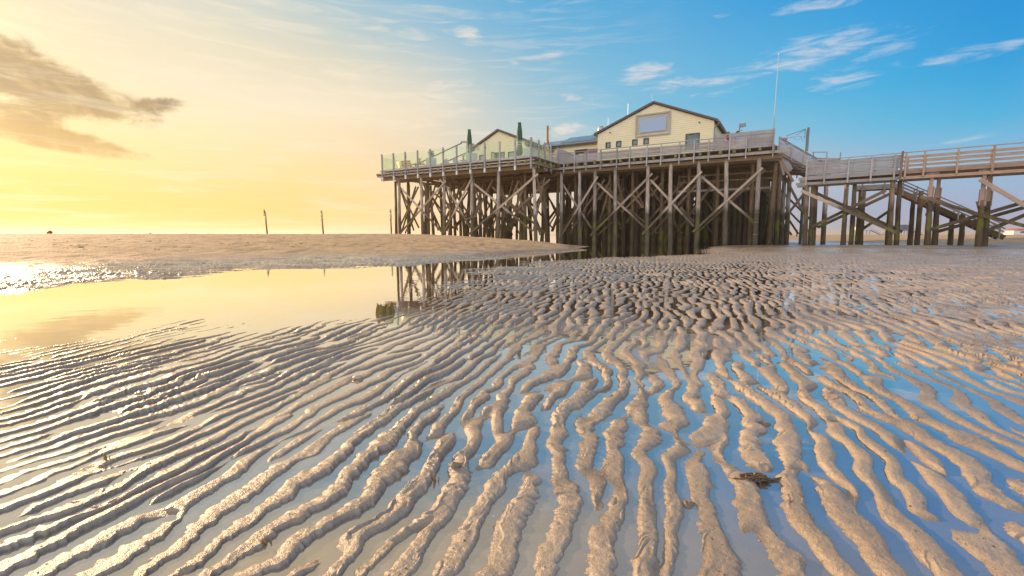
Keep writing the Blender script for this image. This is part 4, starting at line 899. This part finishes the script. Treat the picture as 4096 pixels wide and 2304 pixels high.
# ------------------------------------------------------------------ ramp, footbridges, stairs
def pole(mb, top, foot, r, n=10, jit=0.1):
    top = Vector(top); foot = Vector(foot); k = 8
    mb.tube([foot+(top-foot)*(i/(k-1))+Vector((rnd.uniform(-.012, .012), rnd.uniform(-.012, .012), 0)) for i in range(k)], [r*(1.15-.28*i/(k-1))*(1+rnd.uniform(-.05, .05)) for i in range(k)], n, jit=jit)
def gz(v): return ground_at(v[0], v[1])
ramp_t = thing('stair_ramp', 'steep boarded ramp going down from the platform to the footbridge', 'ramp', Vector((26, 43.2, 7.2)))
RA, RB = Vector((24.1, 43.1, 0)), Vector((29.4, 43.6, 0))
def rz(t): return 8.62-2.55*t                                  # walking line
RD = RB-RA
MB().bar(RA+ZUP*(rz(0)-.16), RB+ZUP*(rz(1)-.16), .1, .34).build('stringer', 'bridge_old', ramp_t)
MB().bar(RA+Vector((0, 1.7, rz(0)-.16)), RB+Vector((0, 1.7, rz(1)-.16)), .1, .34).build('stringer', 'bridge_old', ramp_t)
m_ = MB()
for k in range(26):
    t0 = (k+.5)/26; q = RA+RD*t0; m_.box((q.x-.1, q.y, rz(t0)), (q.x+.1, q.y+1.7, rz(t0)+.04))
m_.build('treads', 'slat', ramp_t)
for side in (0, 1):
    off = Vector((0, -.06+1.82*side, 0)); m_ = MB()
    for i in range(7):
        z = .02+i*.128; m_.bar(RA+off+ZUP*(rz(0)+z), RB+off+ZUP*(rz(1)+z), .03, .118)
    m_.build('side_boards', 'slat', ramp_t)
    MB().bar(RA+off+ZUP*(rz(0)+1.12), RB+off+ZUP*(rz(1)+1.12), .12, .06).build('top_rail', 'rail', ramp_t); MB().bar(RA+off+ZUP*(rz(0)+.97), RB+off+ZUP*(rz(1)+.97), .03, .1).build('mid_rail', 'rail', ramp_t)
    for t0 in (.02, .24, .47, .72, .98):
        q = RA+RD*t0+off*1.6; MB().bar(q+ZUP*(rz(t0)-.3), q+ZUP*(rz(t0)+1.1), .1, .1, V).build('post', 'rail', ramp_t)
land = thing('landing_deck', 'lower landing deck on a braced pair of piles under the ramp', 'landing', Vector((27, 46, 7)))
m_ = MB()
for k in range(22): m_.box((25.2+k*.3, 45.6, 7.28), (25.2+k*.3+.28, 48.2, 7.34))
m_.build('decking', 'slat', land)
for y in (45.7, 48.0): MB().bar(Vector((25.0, y, 7.12)), Vector((31.8, y, 7.12)), .1, .3).build('beam', 'beam', land)
for x in (26.1, 28.3): MB().bar(Vector((x, 45.55, 6.6)), Vector((x, 45.55, 8.3)), .1, .14, V).build('post', 'rail', land)
m_ = MB()
for i in range(6): m_.bar(Vector((28.6, 45.6, 7.5+i*.15)), Vector((31.6, 45.6, 7.5+i*.15)), .03, .13)
m_.build('side_boards', 'slat', land)
MB().bar(Vector((28.8, 45.55, 8.85)), Vector((30.3, 45.55, 8.85)), .14, .06).build('top_rail', 'rail', land)
for x in (28.9, 30.2, 31.5): MB().bar(Vector((x, 45.52, 7.0)), Vector((x, 45.52, 8.82)), .1, .1, V).build('post', 'rail', land)
for x, y in ((26.62, 46), (27.2, 46.1), (30.9, 46.2), (26.7, 47.9)):
    m_ = MB(); pole(m_, (x-.1, y, 7.0), (x+.02, y, gz((x, y))-.4), .2); m_.build('pile', 'pile', land, smooth=True)
for q0, q1 in (((26.44, 45.7, 6.5), (28.54, 45.7, 3.0)), ((28.9, 46.3, 5.2), (26.85, 46.3, 2.4)), ((26.3, 45.75, 2.2), (26.75, 45.75, 1.5))):
    MB().bar(Vector(q0), Vector(q1), .08, .22).build('brace', 'brace_dark', land)
t = thing('hanging_cable', 'thin black cable sagging from platform to footbridge', 'cable', Vector((25, 42.5, 6.4)))
p0, p1 = Vector((23.9, 42.6, 7.35)), Vector((25.2, 39.4, 5.9)); m_ = MB()
m_.tube([p0+(p1-p0)*(k/12)-ZUP*(1.6*(k/12)*(1-k/12)) for k in range(13)], .022, 5); m_.build('cable', 'black', t)
t = thing('torn_boarding', 'torn hanging boards under the right corner of the platform', 'boards', Vector((24, 43, 6)))
m_ = MB()
for k in range(6): m_.bar(P(-.55-k*.14, 1.1+.1*k, 7.9-.1*k), P(-1.0-k*.12, 1.25+.1*k, 6.5+rnd.uniform(-.3, .3)), .16, .03, V)
m_.build('loose_boards', 'slat', t)
MB().bar(P(-.5, .9, 7.9), P(-1.75, .9, 5.6), .12, .2).build('strut', 'under', t); MB().bar(P(-.2, 3.0, 7.7), P(-.25, 3.0, 5.6), .3, .04, U).build('white_plank', 'far_white', t)
m_ = MB()
for k in range(5): m_.bar(P(-1.2, 2+k*.5, 7.55-.25*k), P(-3.2, 3+k*.5, 6.9-.1*k), .2, .05)
m_.build('under_boards', 'under', t)

def bridge(name, label, e0, e1, posts, mats, grey):
    W = 2.1; sl = 0.012
    t = thing(name, label, 'footbridge', B((e0+e1)/2, 1, 5.6))
    zt = lambda e: 5.66 + sl*e                               # deck level
    f = lambda e, n, z: B(e, n, z+sl*e)
    rl, bm = mats
    m_ = MB(); e = e0
    while e < e1: m_.box((e, 0.0, 5.62), (e+.14, W, 5.67), f); e += .155
    m_.build('decking', bm, t)
    for n in (0.02, W-.02):
        MB().bar(f(e0-(.45 if grey else 0), n, 5.50), f(e1, n, 5.50), .1, .24).build('upper_beam', bm, t)
        MB().bar(f(e0-(.6 if grey else 0), n-.05, 5.08), f(e1, n-.05, 5.08), .1, .21).build('lower_beam', bm, t)
    for n in (0.6, 1.1, 1.6): MB().bar(f(e0, n, 5.45), f(e1, n, 5.45), .12, .26).build('inner_beam', 'bridge_old' if grey else 'new', t)
    for side, n in ((0, -.09), (1, W+.09)):
        for a in posts:
            MB().bar(f(a+(0.35 if side else 0), n, 4.96 if grey else 5.10), f(a+(0.35 if side else 0), n, 6.86), .15, .11, BE).build('post', rl, t)
        MB().bar(f(e0-.05, n, 6.89), f(e1+.1, n, 6.89), .15, .055).build('top_rail', rl, t)
        zs = [5.86+.13*i for i in range(6)]+[6.70] if grey else [5.90, 6.20, 6.53]
        m_ = MB()
        for i, z in enumerate(zs):
            h = .096 if grey else (.10, .13, .155)[i]
            m_.bar(f(e0, n+(.05 if side == 0 else -.05), z), f(e1, n+(.05 if side == 0 else -.05), z+rnd.uniform(-.01, .01)), .03, h)
        m_.build('rail_boards', 'slat' if grey else 'new', t)
    return t, f
gp = [-0.42, 0.8, 2.31, 3.73, 5.1]
g, gf = bridge('footbridge', 'weathered grey footbridge section with close boarded railing', -0.5, 5.5, gp, ('rail', 'slat'), True)
MB().bar(gf(5.48, -.16, 4.95), gf(5.48, -.16, 7.0), .14, .14, BE).build('end_post', 'bridge_old', g)
nb, nf = bridge('footbridge', 'newer reddish footbridge section with open three bar railing', 5.62, 21.0, [5.72, 6.74, 8.51, 10.29, 12.1, 13.9, 15.7, 17.5, 19.3], ('new', 'new'), False)
def bpile(t, e_top, e_foot, n, ztop, r=.165, mat='bridge_old'):
    foot = B(e_foot, n, 0); foot.z = gz(foot)-.4
    m_ = MB(); pole(m_, B(e_top, n, ztop), foot, r); m_.build('pile', mat, t, smooth=True)
for n in (.35, 1.75):
    d = 0 if n < 1 else .56
    bpile(g, -.30+d, -.22+d, n, 5.0); bpile(g, 2.30+d, 2.38+d, n, 5.05); bpile(g, 5.1+d, 5.25+d, n, 5.1)
    if n < 1: bpile(g, .05, .15, n+.5, 5.0, .15)
for n, lab in ((.25, 0), (1.75, 1)):
    for et, ef in ((7.3, 7.42), (10.03, 10.1), (13.2, 13.2), (16.4, 16.4)):
        if lab: et += .62; ef += .62
        foot = B(ef, n, 0); foot.z = gz(foot)-.4
        zc = 3.7 if et < 9 else 3.35
        m_ = MB(); pole(m_, B(et, n, zc), foot, .18); m_.build('pile', 'bridge_old', nb, smooth=True)
        MB().bar(B(et, n, zc-.1), B(et-.03, n, 5.6), .2, .2, BN).build('new_post', 'new', nb)
        for s in (-.14, .14): MB().bar(B(et+s, n-.02, zc-.35), B(et+s, n-.02, zc+.75), .07, .24, BN).build('splice_plate', 'new', nb)
        MB().bar(B(et-.35, n, 5.42), B(et+.35, n, 5.42), .16, .2).build('corbel', 'new', nb)
def bbr(t, e0, z0, e1, z1, n, mat='bridge_old', w=.09, h=.24):
    MB().bar(B(e0, n, z0), B(e1, n, z1), w, h).build('brace', mat, t)
bbr(g, -.7, 4.55, 5.6, 1.12, .05, 'brace'); bbr(g, .2, 4.5, 6.1, 1.2, 1.95); bbr(g, 5.4, 4.3, .6, 1.6, 2.02); bbr(g, 4.75, 4.33, .13, 1.59, .62, 'bridge_old'); bbr(g, 2.5, 3.2, 5.2, 1.4, .7)
for e in (-.25, 2.36, 5.2):
    MB().bar(B(e-.1, .2, 4.6), B(e-.15, 1.0, 3.4), .08, .2).build('knee_brace', 'bridge_old', g); MB().bar(B(e+.05, 1.9, 3.0), B(e, .2, 1.4), .08, .2).build('knee_brace', 'bridge_old', g)
    MB().bar(B(e, .1, 2.9), B(e, 2.0, 2.9), .1, .16).build('knee_brace', 'bridge_old', g)
bbr(nb, 6.75, 3.75, 9.95, 2.35, -.02, 'bridge_old', .09, .22); bbr(nb, 9.9, 2.38, 14.5, .75, -.02, 'bridge_old', .09, .22); bbr(nb, 7.5, 1.35, 13.0, 3.5, .55); bbr(nb, 8.1, 1.2, 13.4, 3.2, 1.95)
bbr(nb, 9.74, 4.78, 13.2, 2.0, -.06, 'new', .09, .26); bbr(nb, 10.6, 1.3, 13.4, 3.0, .6); bbr(nb, 13.1, 3.6, 16.4, 1.2, 0); bbr(nb, 13.2, 1.3, 16.3, 3.6, .6)
for e in (7.4, 10.1):
    MB().bar(B(e+.15, 1.7, 3.1), B(e+.05, .3, 1.4), .08, .22).build('knee_brace', 'bridge_old', nb); MB().bar(B(e-.3, .3, 3.3), B(e-.1, .3, 2.6), .08, .16).build('knee_brace', 'bridge_old', nb)
    MB().bar(B(e, .1, 2.5), B(e, 2.0, 2.5), .1, .16).build('knee_brace', 'bridge_old', nb)
MB().bar(B(10.1, .5, 4.6), B(10.6, 1.7, 5.3), .07, .12).build('knee_brace', 'new', nb)

st = thing('beach_stairs', 'long grey timber staircase descending to the beach behind the footbridge', 'stairs', B(8, 5, 2))
SA, SB = (5.6, 4.75), (12.4, 0.75)
zs = lambda e: SA[1]+(SB[1]-SA[1])*(e-SA[0])/(SB[0]-SA[0])
for n in (5.0, 6.6):
    MB().bar(B(SA[0], n, zs(SA[0])), B(SB[0], n, zs(SB[0])), .1, .36).build('stringer', 'bridge_old', st)
    for dz, h in ((.95, .08), (.68, .09), (.42, .09)): MB().bar(B(SA[0], n, zs(SA[0])+dz), B(SB[0], n, zs(SB[0])+dz), .05, h).build('handrail', 'slat', st)
    for e in (6.2, 7.1, 8.4, 9.7, 10.9, 12.1): MB().bar(B(e, n-.06, zs(e)-.2), B(e, n-.06, zs(e)+1.0), .09, .09, V).build('post', 'rail', st)
m_ = MB()
for k in range(24):
    e = SA[0]+(SB[0]-SA[0])*(k+.5)/24; m_.box((e-.13, 5.05, zs(e)), (e+.13, 6.55, zs(e)+.04), B)
m_.build('treads', 'slat', st)
MB().bar(B(3.1, 5, 4.95), B(5.9, 5, 4.95), .1, .34).build('landing_beam', 'beam', st); MB().bar(B(3.1, 6.6, 4.95), B(5.9, 6.6, 4.95), .1, .34).build('landing_beam', 'bridge_old', st)
m_ = MB()
for k in range(18): m_.box((3.1+k*.155, 5, 5.12), (3.1+k*.155+.14, 6.6, 5.17), B)
m_.build('landing_boards', 'slat', st)
for e in (3.5, 5.0): MB().bar(B(e, 4.93, 4.2), B(e, 4.93, 5.3), .1, .13, V).build('post', 'rail', st)
for e, n, zt_, mt in ((3.65, 5.1, 4.8, 'bridge_old'), (3.5, 6.5, 4.8, 'bridge_old'), (5.6, 6.5, 4.8, 'bridge_old'), (7.35, 4.9, 4.5, 'bridge_old'), (7.1, 6.6, 4.4, 'bridge_old'), (9.6, 6.4, 2.6, 'bridge_old'), (10.0, 5.1, 2.6, 'bridge_old')): bpile(st, e, e+.06, n, zt_, .175, mt)
for a, b_ in (((3.3, 3.2), (5.6, 1.4)), ((5.5, 3.0), (3.6, 1.3))): MB().bar(B(a[0], 5.2, a[1]), B(b_[0], 5.2, b_[1]), .09, .22).build('brace', 'bridge_old', st)

# ------------------------------------------------------------------ people: one continuous skinned body each
def skin(name, verts, edges, radii, mat, parent, sub=2):
    org = Vector(parent['_o']); me = bpy.data.meshes.new(name); me.from_pydata([Vector(v)-org for v in verts], edges, []); me.materials.append(M[mat])
    o = bpy.data.objects.new(name, me); COL.objects.link(o); o.parent = parent
    md = o.modifiers.new('skin', 'SKIN'); md.use_smooth_shade = True
    if not me.skin_vertices: me.skin_vertices  # layer made by the modifier
    for i, r in enumerate(radii): me.skin_vertices[0].data[i].radius = (r, r) if not isinstance(r, tuple) else r
    me.skin_vertices[0].data[0].use_root = True
    s = o.modifiers.new('sub', 'SUBSURF'); s.levels = s.render_levels = sub
    o['_o'] = tuple(org); return o
def person(label, foot, face, h, top, legs, cap=None, lean=0.0, stride=0.18, bare_legs=True, group=None, arm=0.25, hold=False):
    t = thing('person', label, 'person', foot, group)
    k = h/1.75; fwd = Vector((math.sin(face), math.cos(face), 0)); sd = Vector((math.cos(face), -math.sin(face), 0))
    f = lambda x, y, z: Vector(foot)+sd*(x*k)+fwd*((y+lean*max(0, z-.9)*.35)*k)+ZUP*(z*k)
    V_, E_, R_ = [], [], []
    def add(p, r, par=None):
        V_.append(f(*p)); R_.append(r*k); 
        if par is not None: E_.append((par, len(V_)-1))
        return len(V_)-1
    pel = add((0, 0, .93), .125); ch1 = add((0, .01, 1.12), .118, pel); ch2 = add((0, .0, 1.34), .14, ch1); nk = add((0, .01, 1.49), .055, ch2); hd = add((0, .03, 1.60), .088, nk); hd2 = add((0, .03, 1.70), .075, hd); nose = add((0, .125, 1.61), .016, hd)
    for s in (-1, 1):
        add((s*.085, .03, 1.61), .014, hd)                      # ear
        hp = add((s*.10, 0, .88), .095, pel); kn = add((s*.10, s*stride*.55+.03, .50), .058, hp); an = add((s*.10, s*stride*.9-.02*(1-s), .09+.03*(s < 0)), .038, kn); add((s*.11, s*stride*.9+.16, .04), .033, an)
        sh = add((s*.185, 0, 1.40), .062, ch2); el = add((s*.235, -s*arm*.5, 1.12), .043, sh)
        wr = add((s*.20, .26, 1.16) if hold else (s*.24, -s*arm*.6+.08, .88), .028, el)
        px, py, pz = (s*.16, .33, 1.19) if hold else (s*.24, -s*arm*.6+.11, .81)
        pm = add((px, py, pz), .026, wr)
        for j, (L, x) in enumerate(((.070, -.026), (.082, -.009), (.078, .009), (.062, .026))):
            g0 = add((px+x*.4, py+x, pz-.035), .0105, pm); add((px+x*.4-.01*s, py+x+.012, pz-.035-L*.55), .009, g0)
        add((px-.012*s, py+.04, pz-.02), .011, pm)
    skin('body', V_, E_, R_, 'skin', t)
    C1 = [f(0, 0, .88), f(0, .01, 1.10), f(0, 0, 1.36), f(0, .01, 1.455)]; cr = [.150, .140, .158, .09]; ce = [(0, 1), (1, 2), (2, 3)]
    for s in (-1, 1):
        i = len(C1); C1 += [f(s*.19, 0, 1.405), f(s*.235, -s*arm*.42, 1.17)]; cr += [.078, .07]; ce += [(2, i), (i, i+1)]
    skin('shirt', C1, ce, [r*k for r in cr], top, t)
    C2 = [f(0, 0, .95)]; cr = [.145]; ce = []
    for s in (-1, 1):
        i = len(C2); C2 += [f(s*.10, 0, .86), f(s*.10, s*stride*.5+.03, .54)]; cr += [.112, .082]; ce += [(0, i), (i, i+1)]
        if not bare_legs: C2 += [f(s*.10, s*stride*.88-.01, .12)]; cr += [.056]; ce += [(i+1, i+2)]
    skin('trousers', C2, ce, [r*k for r in cr], legs, t)
    c = f(0, .02, 1.69)
    if cap:
        m_ = MB(); m_.lathe(c, [(.098*k, -.02*k), (.100*k, .02*k), (.075*k, .07*k), (.02*k, .09*k)], 14)
        m_.box((-.06, .07, 1.665), (.06, .19, 1.68), lambda x, y, z: f(x, y, z)); m_.build('cap', cap, t, smooth=False)
    m_ = MB(); m_.blob(f(0, -.012, 1.645), .093*k, .08, 12, 9, (1, 1, 1.02)); m_.build('hair', 'hair', t, smooth=True)
    for s in (-1, 1):
        m_ = MB(); m_.blob(f(s*.032, .108, 1.635), .011*k, .0, 8, 6); m_.build('eye', 'dark', t)
    return t
wk = math.pi/2+0.5
person('person in plum shirt and cap walking along the railed walkway', P(3.85, 1.5, DECK), wk, 1.82, 'plum', 'khaki', 'navy', .35, .24, True)
person('person in light blue shirt and dark cap walking ahead of the plum shirted one', P(3.12, 1.7, DECK), wk, 1.86, 'sky_blue', 'khaki', 'navy', .45, .24, True)
def far_person(px, Y, label, h, top, legs, face, hold=False):
    x = (px-2048)/1850*Y; z = ground_at(x, Y); person(label, Vector((x, Y, z)), face, h, top, legs, None, 0, .05, False, None, .05, hold)
far_person(3180, 108, 'distant person in white top standing on the beach and looking at the hands', 1.72, 'cloth_white', 'navy', -1.3, True)
far_person(3117, 110, 'distant person in pale pink top beside the braced landing pile', 1.7, 'cloth_white', 'khaki', .4)
far_person(3156, 190, 'tiny dark dressed person farthest off on the beach', 1.6, 'navy', 'navy', 0)

# ------------------------------------------------------------------ stakes, far beach buildings, things on the sand
def stake(px, Y, h, label, lean, rag=False):
    x = (px-2048)/1850*Y; z = ground_at(x, Y); b0 = Vector((x, Y, z-.2)); tp = Vector((x-lean, Y, z+h)); d = tp-b0
    t = thing('marker_stake', label, 'marker stake', Vector((x, Y, z)), 'banded stakes on the sandbar')
    MB().tube([b0, b0+d*.3, b0+d*.62], [.095, .09, .085], 10, jit=.1).build('stake', 'pole', t, smooth=True)
    for a, c, mt in ((.62, .73, 'band'), (.73, .88, 'lime'), (.88, 1.0, 'band')): MB().tube([b0+d*a, b0+d*c], [.115, .115], 12).build('painted_band', mt, t, smooth=True)
    if rag: m_ = MB(); m_.tube([tp, tp+Vector((-.05, 0, .2)), tp+Vector((-.12, 0, .52))], [.1, .09, .03], 7, jit=.5); m_.tube([tp+Vector((-.1, 0, .1)), tp+Vector((-.2, 0, -.3))], [.05, .02], 6); m_.build('torn_rag', 'pole', t)
stake(1076, 56, 2.45, 'leftmost banded stake with a torn rag on its top', .12, True)
stake(1299, 56, 2.85, 'middle banded stake standing clear on the sandbar', .14)
stake(1569, 57, 3.05, 'banded stake closest to the platform piles', .05)
def hut(px, Y, w, zf, zr, mat, label, stairs, d=6, cat='stilt house'):
    x = (px-2048)/1850*Y; g_ = ground_at(x, Y); t = thing('stilt_house', label, cat, Vector((x, Y, g_)))
    MB().box((x-w/2, Y, zf), (x+w/2, Y+d, zr)).build('wall', mat, t); MB().prism([Vector((x-w/2-.4, Y-.4, zr)), Vector((x, Y-.4, zr+.5)), Vector((x+w/2+.4, Y-.4, zr))], Vector((0, d+.8, 0))).build('roof', 'roof' if mat != 'far_red' else 'far_red', t)
    MB().box((x-w*.2, Y-.06, zf+(zr-zf)*.35), (x+w*.2, Y-.02, zf+(zr-zf)*.75)).build('window', 'dark', t)
    MB().box((x-w/2-.6, Y-.6, zf-.25), (x+w/2+.6, Y+d+.6, zf-.01)).build('platform', 'zinc', t)
    for k in range(5): MB().bar(Vector((x-w/2+w*k/4, Y, g_-.2)), Vector((x-w/2+w*k/4, Y, zf-.2)), .35, .35, V).build('stilt', 'zinc', t)
    if stairs:
        s = stairs; MB().bar(Vector((x+s*(w/2+.5), Y, zf-.1)), Vector((x+s*(w/2+7), Y, g_+.1)), 1.2, .35).build('stairs', 'zinc', t); MB().bar(Vector((x+s*(w/2+.5), Y, zf+.9)), Vector((x+s*(w/2+7), Y, g_+1.1)), .15, .2).build('handrail', 'zinc', t)
hut(3443, 300, 8.5, 3.8, 6.2, 'far_white', 'far off pale stilt house with stairs to the right', 1)
hut(3606, 260, 6.5, 3.2, 6.0, 'far_blue', 'far off blue stilt house between two bridge piles', 1)
hut(3562, 320, 1.2, 3.0, 3.6, 'zinc', 'far off bare stair landing left of the blue stilt house', -1, 3, 'stair landing')
x = (4075-2048)/1850*240; g_ = ground_at(x, 240)
t = thing('beach_cabin', 'far off white cabin with a red roof at the right edge', 'cabin', Vector((x, 240, g_)))
MB().box((x-4.5, 240, g_), (x+4.5, 245, g_+2.2)).build('wall', 'white', t); MB().prism([Vector((x-5, 239.6, g_+2.2)), Vector((x, 239.6, g_+3.2)), Vector((x+5, 239.6, g_+2.2))], Vector((0, 6, 0))).build('roof', 'far_red', t); MB().box((x-1, 239.94, g_+.9), (x+1.5, 239.98, g_+1.7)).build('window', 'dark', t)
for px, Y, lab in ((3000, 260, 'thin far pole left of the distant people'), (3090, 330, 'thin far pole behind the braced landing pile'), (3192, 320, 'thin far pole right of the person in white'), (3290, 340, 'thin far pole under the grey footbridge')):
    x = (px-2048)/1850*Y; z = ground_at(x, Y); t = thing('far_pole', lab, 'pole', Vector((x, Y, z)), 'thin poles on the far beach'); MB().tube([Vector((x, Y, z-.2)), Vector((x, Y, z+3.4))], .1, 6).build('pole', 'dark', t)
def dark_clump(px, Y, w, h, label):
    x = (px-2048)/1850*Y; z = ground_at(x, Y); m_ = MB()
    m_.blob(Vector((x+.1*w, Y, z+h*.5)), h*.55, .25, 10, 7); m_.blob(Vector((x-.3*w, Y, z+h*.3)), h*.4, .3, 10, 7); m_.blob(Vector((x, Y, z+.05)), h*.45, .3, 10, 7, (w/h, .6, .35))
    tag(m_.build('brush_clump', 'clump', None, (x, Y, z), True), label, 'clump')
dark_clump(212, 50, .5, .36, 'larger rounded clump on the sandbar skyline at the left')
dark_clump(611, 50, .3, .15, 'smaller low clump on the sandbar skyline left of the stakes')
def on_sand(px, Y): x = (px-2048)/1850*(Y*.9934+.115); return Vector((x, Y, ground_at(x, Y)))
q = on_sand(1537, 5.86); q.z = -.045                           # stump in the pool
t = thing('rotten_stump', 'broken golden algae covered pile stump standing in the pool', 'stump', q)
m_ = MB(); n = 34; rings = 9
def stump_r(a): return .088*(1+.10*math.sin(3*a+1)+.05*math.sin(7*a))
prof = []
base = len(m_.v)
for i in range(rings):
    for j in range(n):
        a = 2*math.pi*j/n; topz = .150+.028*math.sin(a*2+.6)+.035*(rnd.random()**2)*(1 if j % 3 == 0 else .3)
        zz_ = topz*i/(rings-1)+.05*0; r = stump_r(a)*(1.22-.30*i/(rings-1))*(1+rnd.uniform(-.03, .03))
        m_.v.append(q+Vector((r*1.15*math.cos(a), r*math.sin(a), zz_)))
for i in range(rings-1):
    for j in range(n): j2 = (j+1) % n; m_.f.append((base+i*n+j, base+i*n+j2, base+(i+1)*n+j2, base+(i+1)*n+j)); m_.uv += [(i*.02, j*.02), (i*.02, j*.02+.02), (i*.02+.02, j*.02+.02), (i*.02+.02, j*.02)]
c0 = len(m_.v)
for j in range(n): a = 2*math.pi*j/n; m_.v.append(q+Vector((.035*math.cos(a), .035*math.sin(a), .095+.02*rnd.random())))
for j in range(n): j2 = (j+1) % n; m_.f.append((base+(rings-1)*n+j, base+(rings-1)*n+j2, c0+j2, c0+j)); m_.uv += [(0, j*.02)]*4
m_.f.append(tuple(c0+j for j in range(n))); m_.uv += [(0, 0)]*n
m_.build('stump_wood', 'stump', t)
q = on_sand(3010, 1.79)                                        # seaweed knot with worm casts
t = thing('seaweed_knot', 'knotted brown seaweed clump with a long tail on a right hand ripple', 'seaweed', q)
m_ = MB(); rnd.seed(3)
for k in range(15):
    th = rnd.random()*6.28; r = rnd.uniform(.01, .05); c = q+Vector((rnd.uniform(-.036, .03), rnd.uniform(-.014, .014), .004)); pts = []
    for i in range(9): a = th+i*rnd.uniform(.3, .5); pts.append(c+Vector((r*math.cos(a)*1.3, r*math.sin(a)*.7, .012*math.sin(i*.4)+.008*rnd.random())))
    m_.tube(pts, [.0028+.0015*rnd.random()]*9, 6)
m_.build('weed_strands', 'weed', t, smooth=True)
m_ = MB(); m_.tube([q+Vector((.03+.022*i, -.004*math.sin(i), .008+.002*math.sin(i*2))) for i in range(7)], [.006, .007, .006, .005, .005, .004, .002], 7); m_.build('weed_tail', 'weed', t, smooth=True)
def shell(px, Y, r, label, mat='shell'):
    q = on_sand(px, Y); q.z = max(q.z, -.004); t = MB(); t.blob(q+Vector((0, 0, r*.3)), r, .25, 12, 8, (1.2, .9, .6)); tag(t.build('shell', mat, None, tuple(q), True), label, 'shell')
shell(1430, 3.12, .028, 'brown shell lump on a ripple below the stump')
shell(3050, 1.90, .008, 'small shell above the seaweed knot'); shell(3068, 1.82, .007, 'small shell right of the seaweed knot'); shell(2998, 2.03, .009, 'small dark shell in the puddle beyond the seaweed')
shell(1974, 1.55, .006, 'pale shell chip on a central foreground ripple', 'white'); shell(2385, 3.1, .007, 'reddish shell bit between central ripples', 'rust')
def twig(px, Y, h, label):
    q = on_sand(px, Y); q.z = max(q.z, 0)-.01; t = MB(); t.tube([q, q+Vector((-.003, 0, h*.5)), q+Vector((-.008, .002, h))], [.004, .006, .0035], 7, jit=.4); t.tube([q+Vector((.01, .005, 0)), q+Vector((.014, .005, h*.7))], [.003, .002], 6, jit=.4)
    tag(t.build('twig', 'rust', None, tuple(q), False), label, 'twig')
twig(1742, 1.78, .04, 'rusty worm tube pair in the water by a centre left ripple'); twig(425, 1.95, .04, 'rusty twig sticking from the water at left'); twig(1065, 1.4, .03, 'short rusty twig near the bottom left'); twig(3440, 2.6, .03, 'thin dark twig between right hand ripples')
m_ = MB(); m2 = MB(); rnd.seed(21)                             # shell grit lying on the near ripples
for k in range(620):
    Y = 1.25+3.6*rnd.random()**1.7; px = rnd.uniform(-50, 4150); q = on_sand(px, Y)
    if q.z < -.012: continue
    (m_ if k % 3 else m2).blob(q+Vector((0, 0, .0008)), rnd.uniform(.0012, .0032)*(.7+.2*Y), .4, 6, 5, (1.3, 1, .6))
tag(m_.build('shell_grit', 'shell', None, (0, 2, 0), True), 'pale shell grit sprinkled over the near ripples', 'shell grit', None, 'stuff'); tag(m2.build('dark_grit', 'hair', None, (0, 2, 0), True), 'dark grit specks sprinkled over the near ripples', 'grit', None, 'stuff')
def worm_cast(px, Y, r, label):
    q = on_sand(px, Y); q.z = max(q.z, -.003); t = MB(); pts = []
    for i in range(60):
        a = i*.55; rr = r*(1-.75*i/60)*(1+.25*math.sin(i*1.7)); pts.append(q+Vector((rr*math.cos(a)*1.2, rr*math.sin(a), .002+r*.5*i/60+.001*math.sin(i*2.3))))
    t.tube(pts, [r*.14]*60, 6); tag(t.build('worm_cast', 'cast', None, tuple(q), True), label, 'worm cast', 'coiled worm casts on the ripples')
worm_cast(2750, 1.62, .022, 'coiled sand worm cast left of the seaweed knot'); worm_cast(3060, 2.35, .026, 'coiled sand worm cast on a ripple beyond the seaweed knot'); worm_cast(1820, 1.86, .022, 'coiled sand worm cast right of the rusty worm tube pair')
m_ = MB()                                                     # wrack line flecks on the bar: nobody could count them
rnd.seed(12)
for k in range(420):
    Y = rnd.choice((19, 24, 31, 38))+rnd.gauss(0, 1.0); x = (rnd.uniform(-200, 1700)-2048)/1850*Y; z = ground_at(x, Y)
    if z < .35: continue
    r = rnd.uniform(.008, .035)*(1 if rnd.random() < .9 else 1.8); m_.blob(Vector((x, Y, z)), r, .5, 6, 4, (2.6, 1.4, .35))
tag(m_.build('wrack_debris', 'clump', None, (-12, 30, 0), True), 'dark flecks of wrack scattered over the dry sandbar', 'debris', None, 'stuff')
for o in list(bpy.data.objects):
    if '_o' in o: del o['_o']
m, nt = new_mat('sea_air')
pv = nd(nt, 'ShaderNodeVolumePrincipled', None, Color=(0.95, 0.86, 0.76, 1), Density=0.0005, Anisotropy=0.4)
nd(nt, 'ShaderNodeOutputMaterial', None, Volume=pv.outputs[0])
hz = MB().box((-9500, -60, -2), (9500, 9800, 20)).build('haze', m, None, (0, 0, -2)); tag(hz, 'thin pale sea air over the flats', 'haze', None, 'stuff')
if '_o' in hz: del hz['_o']
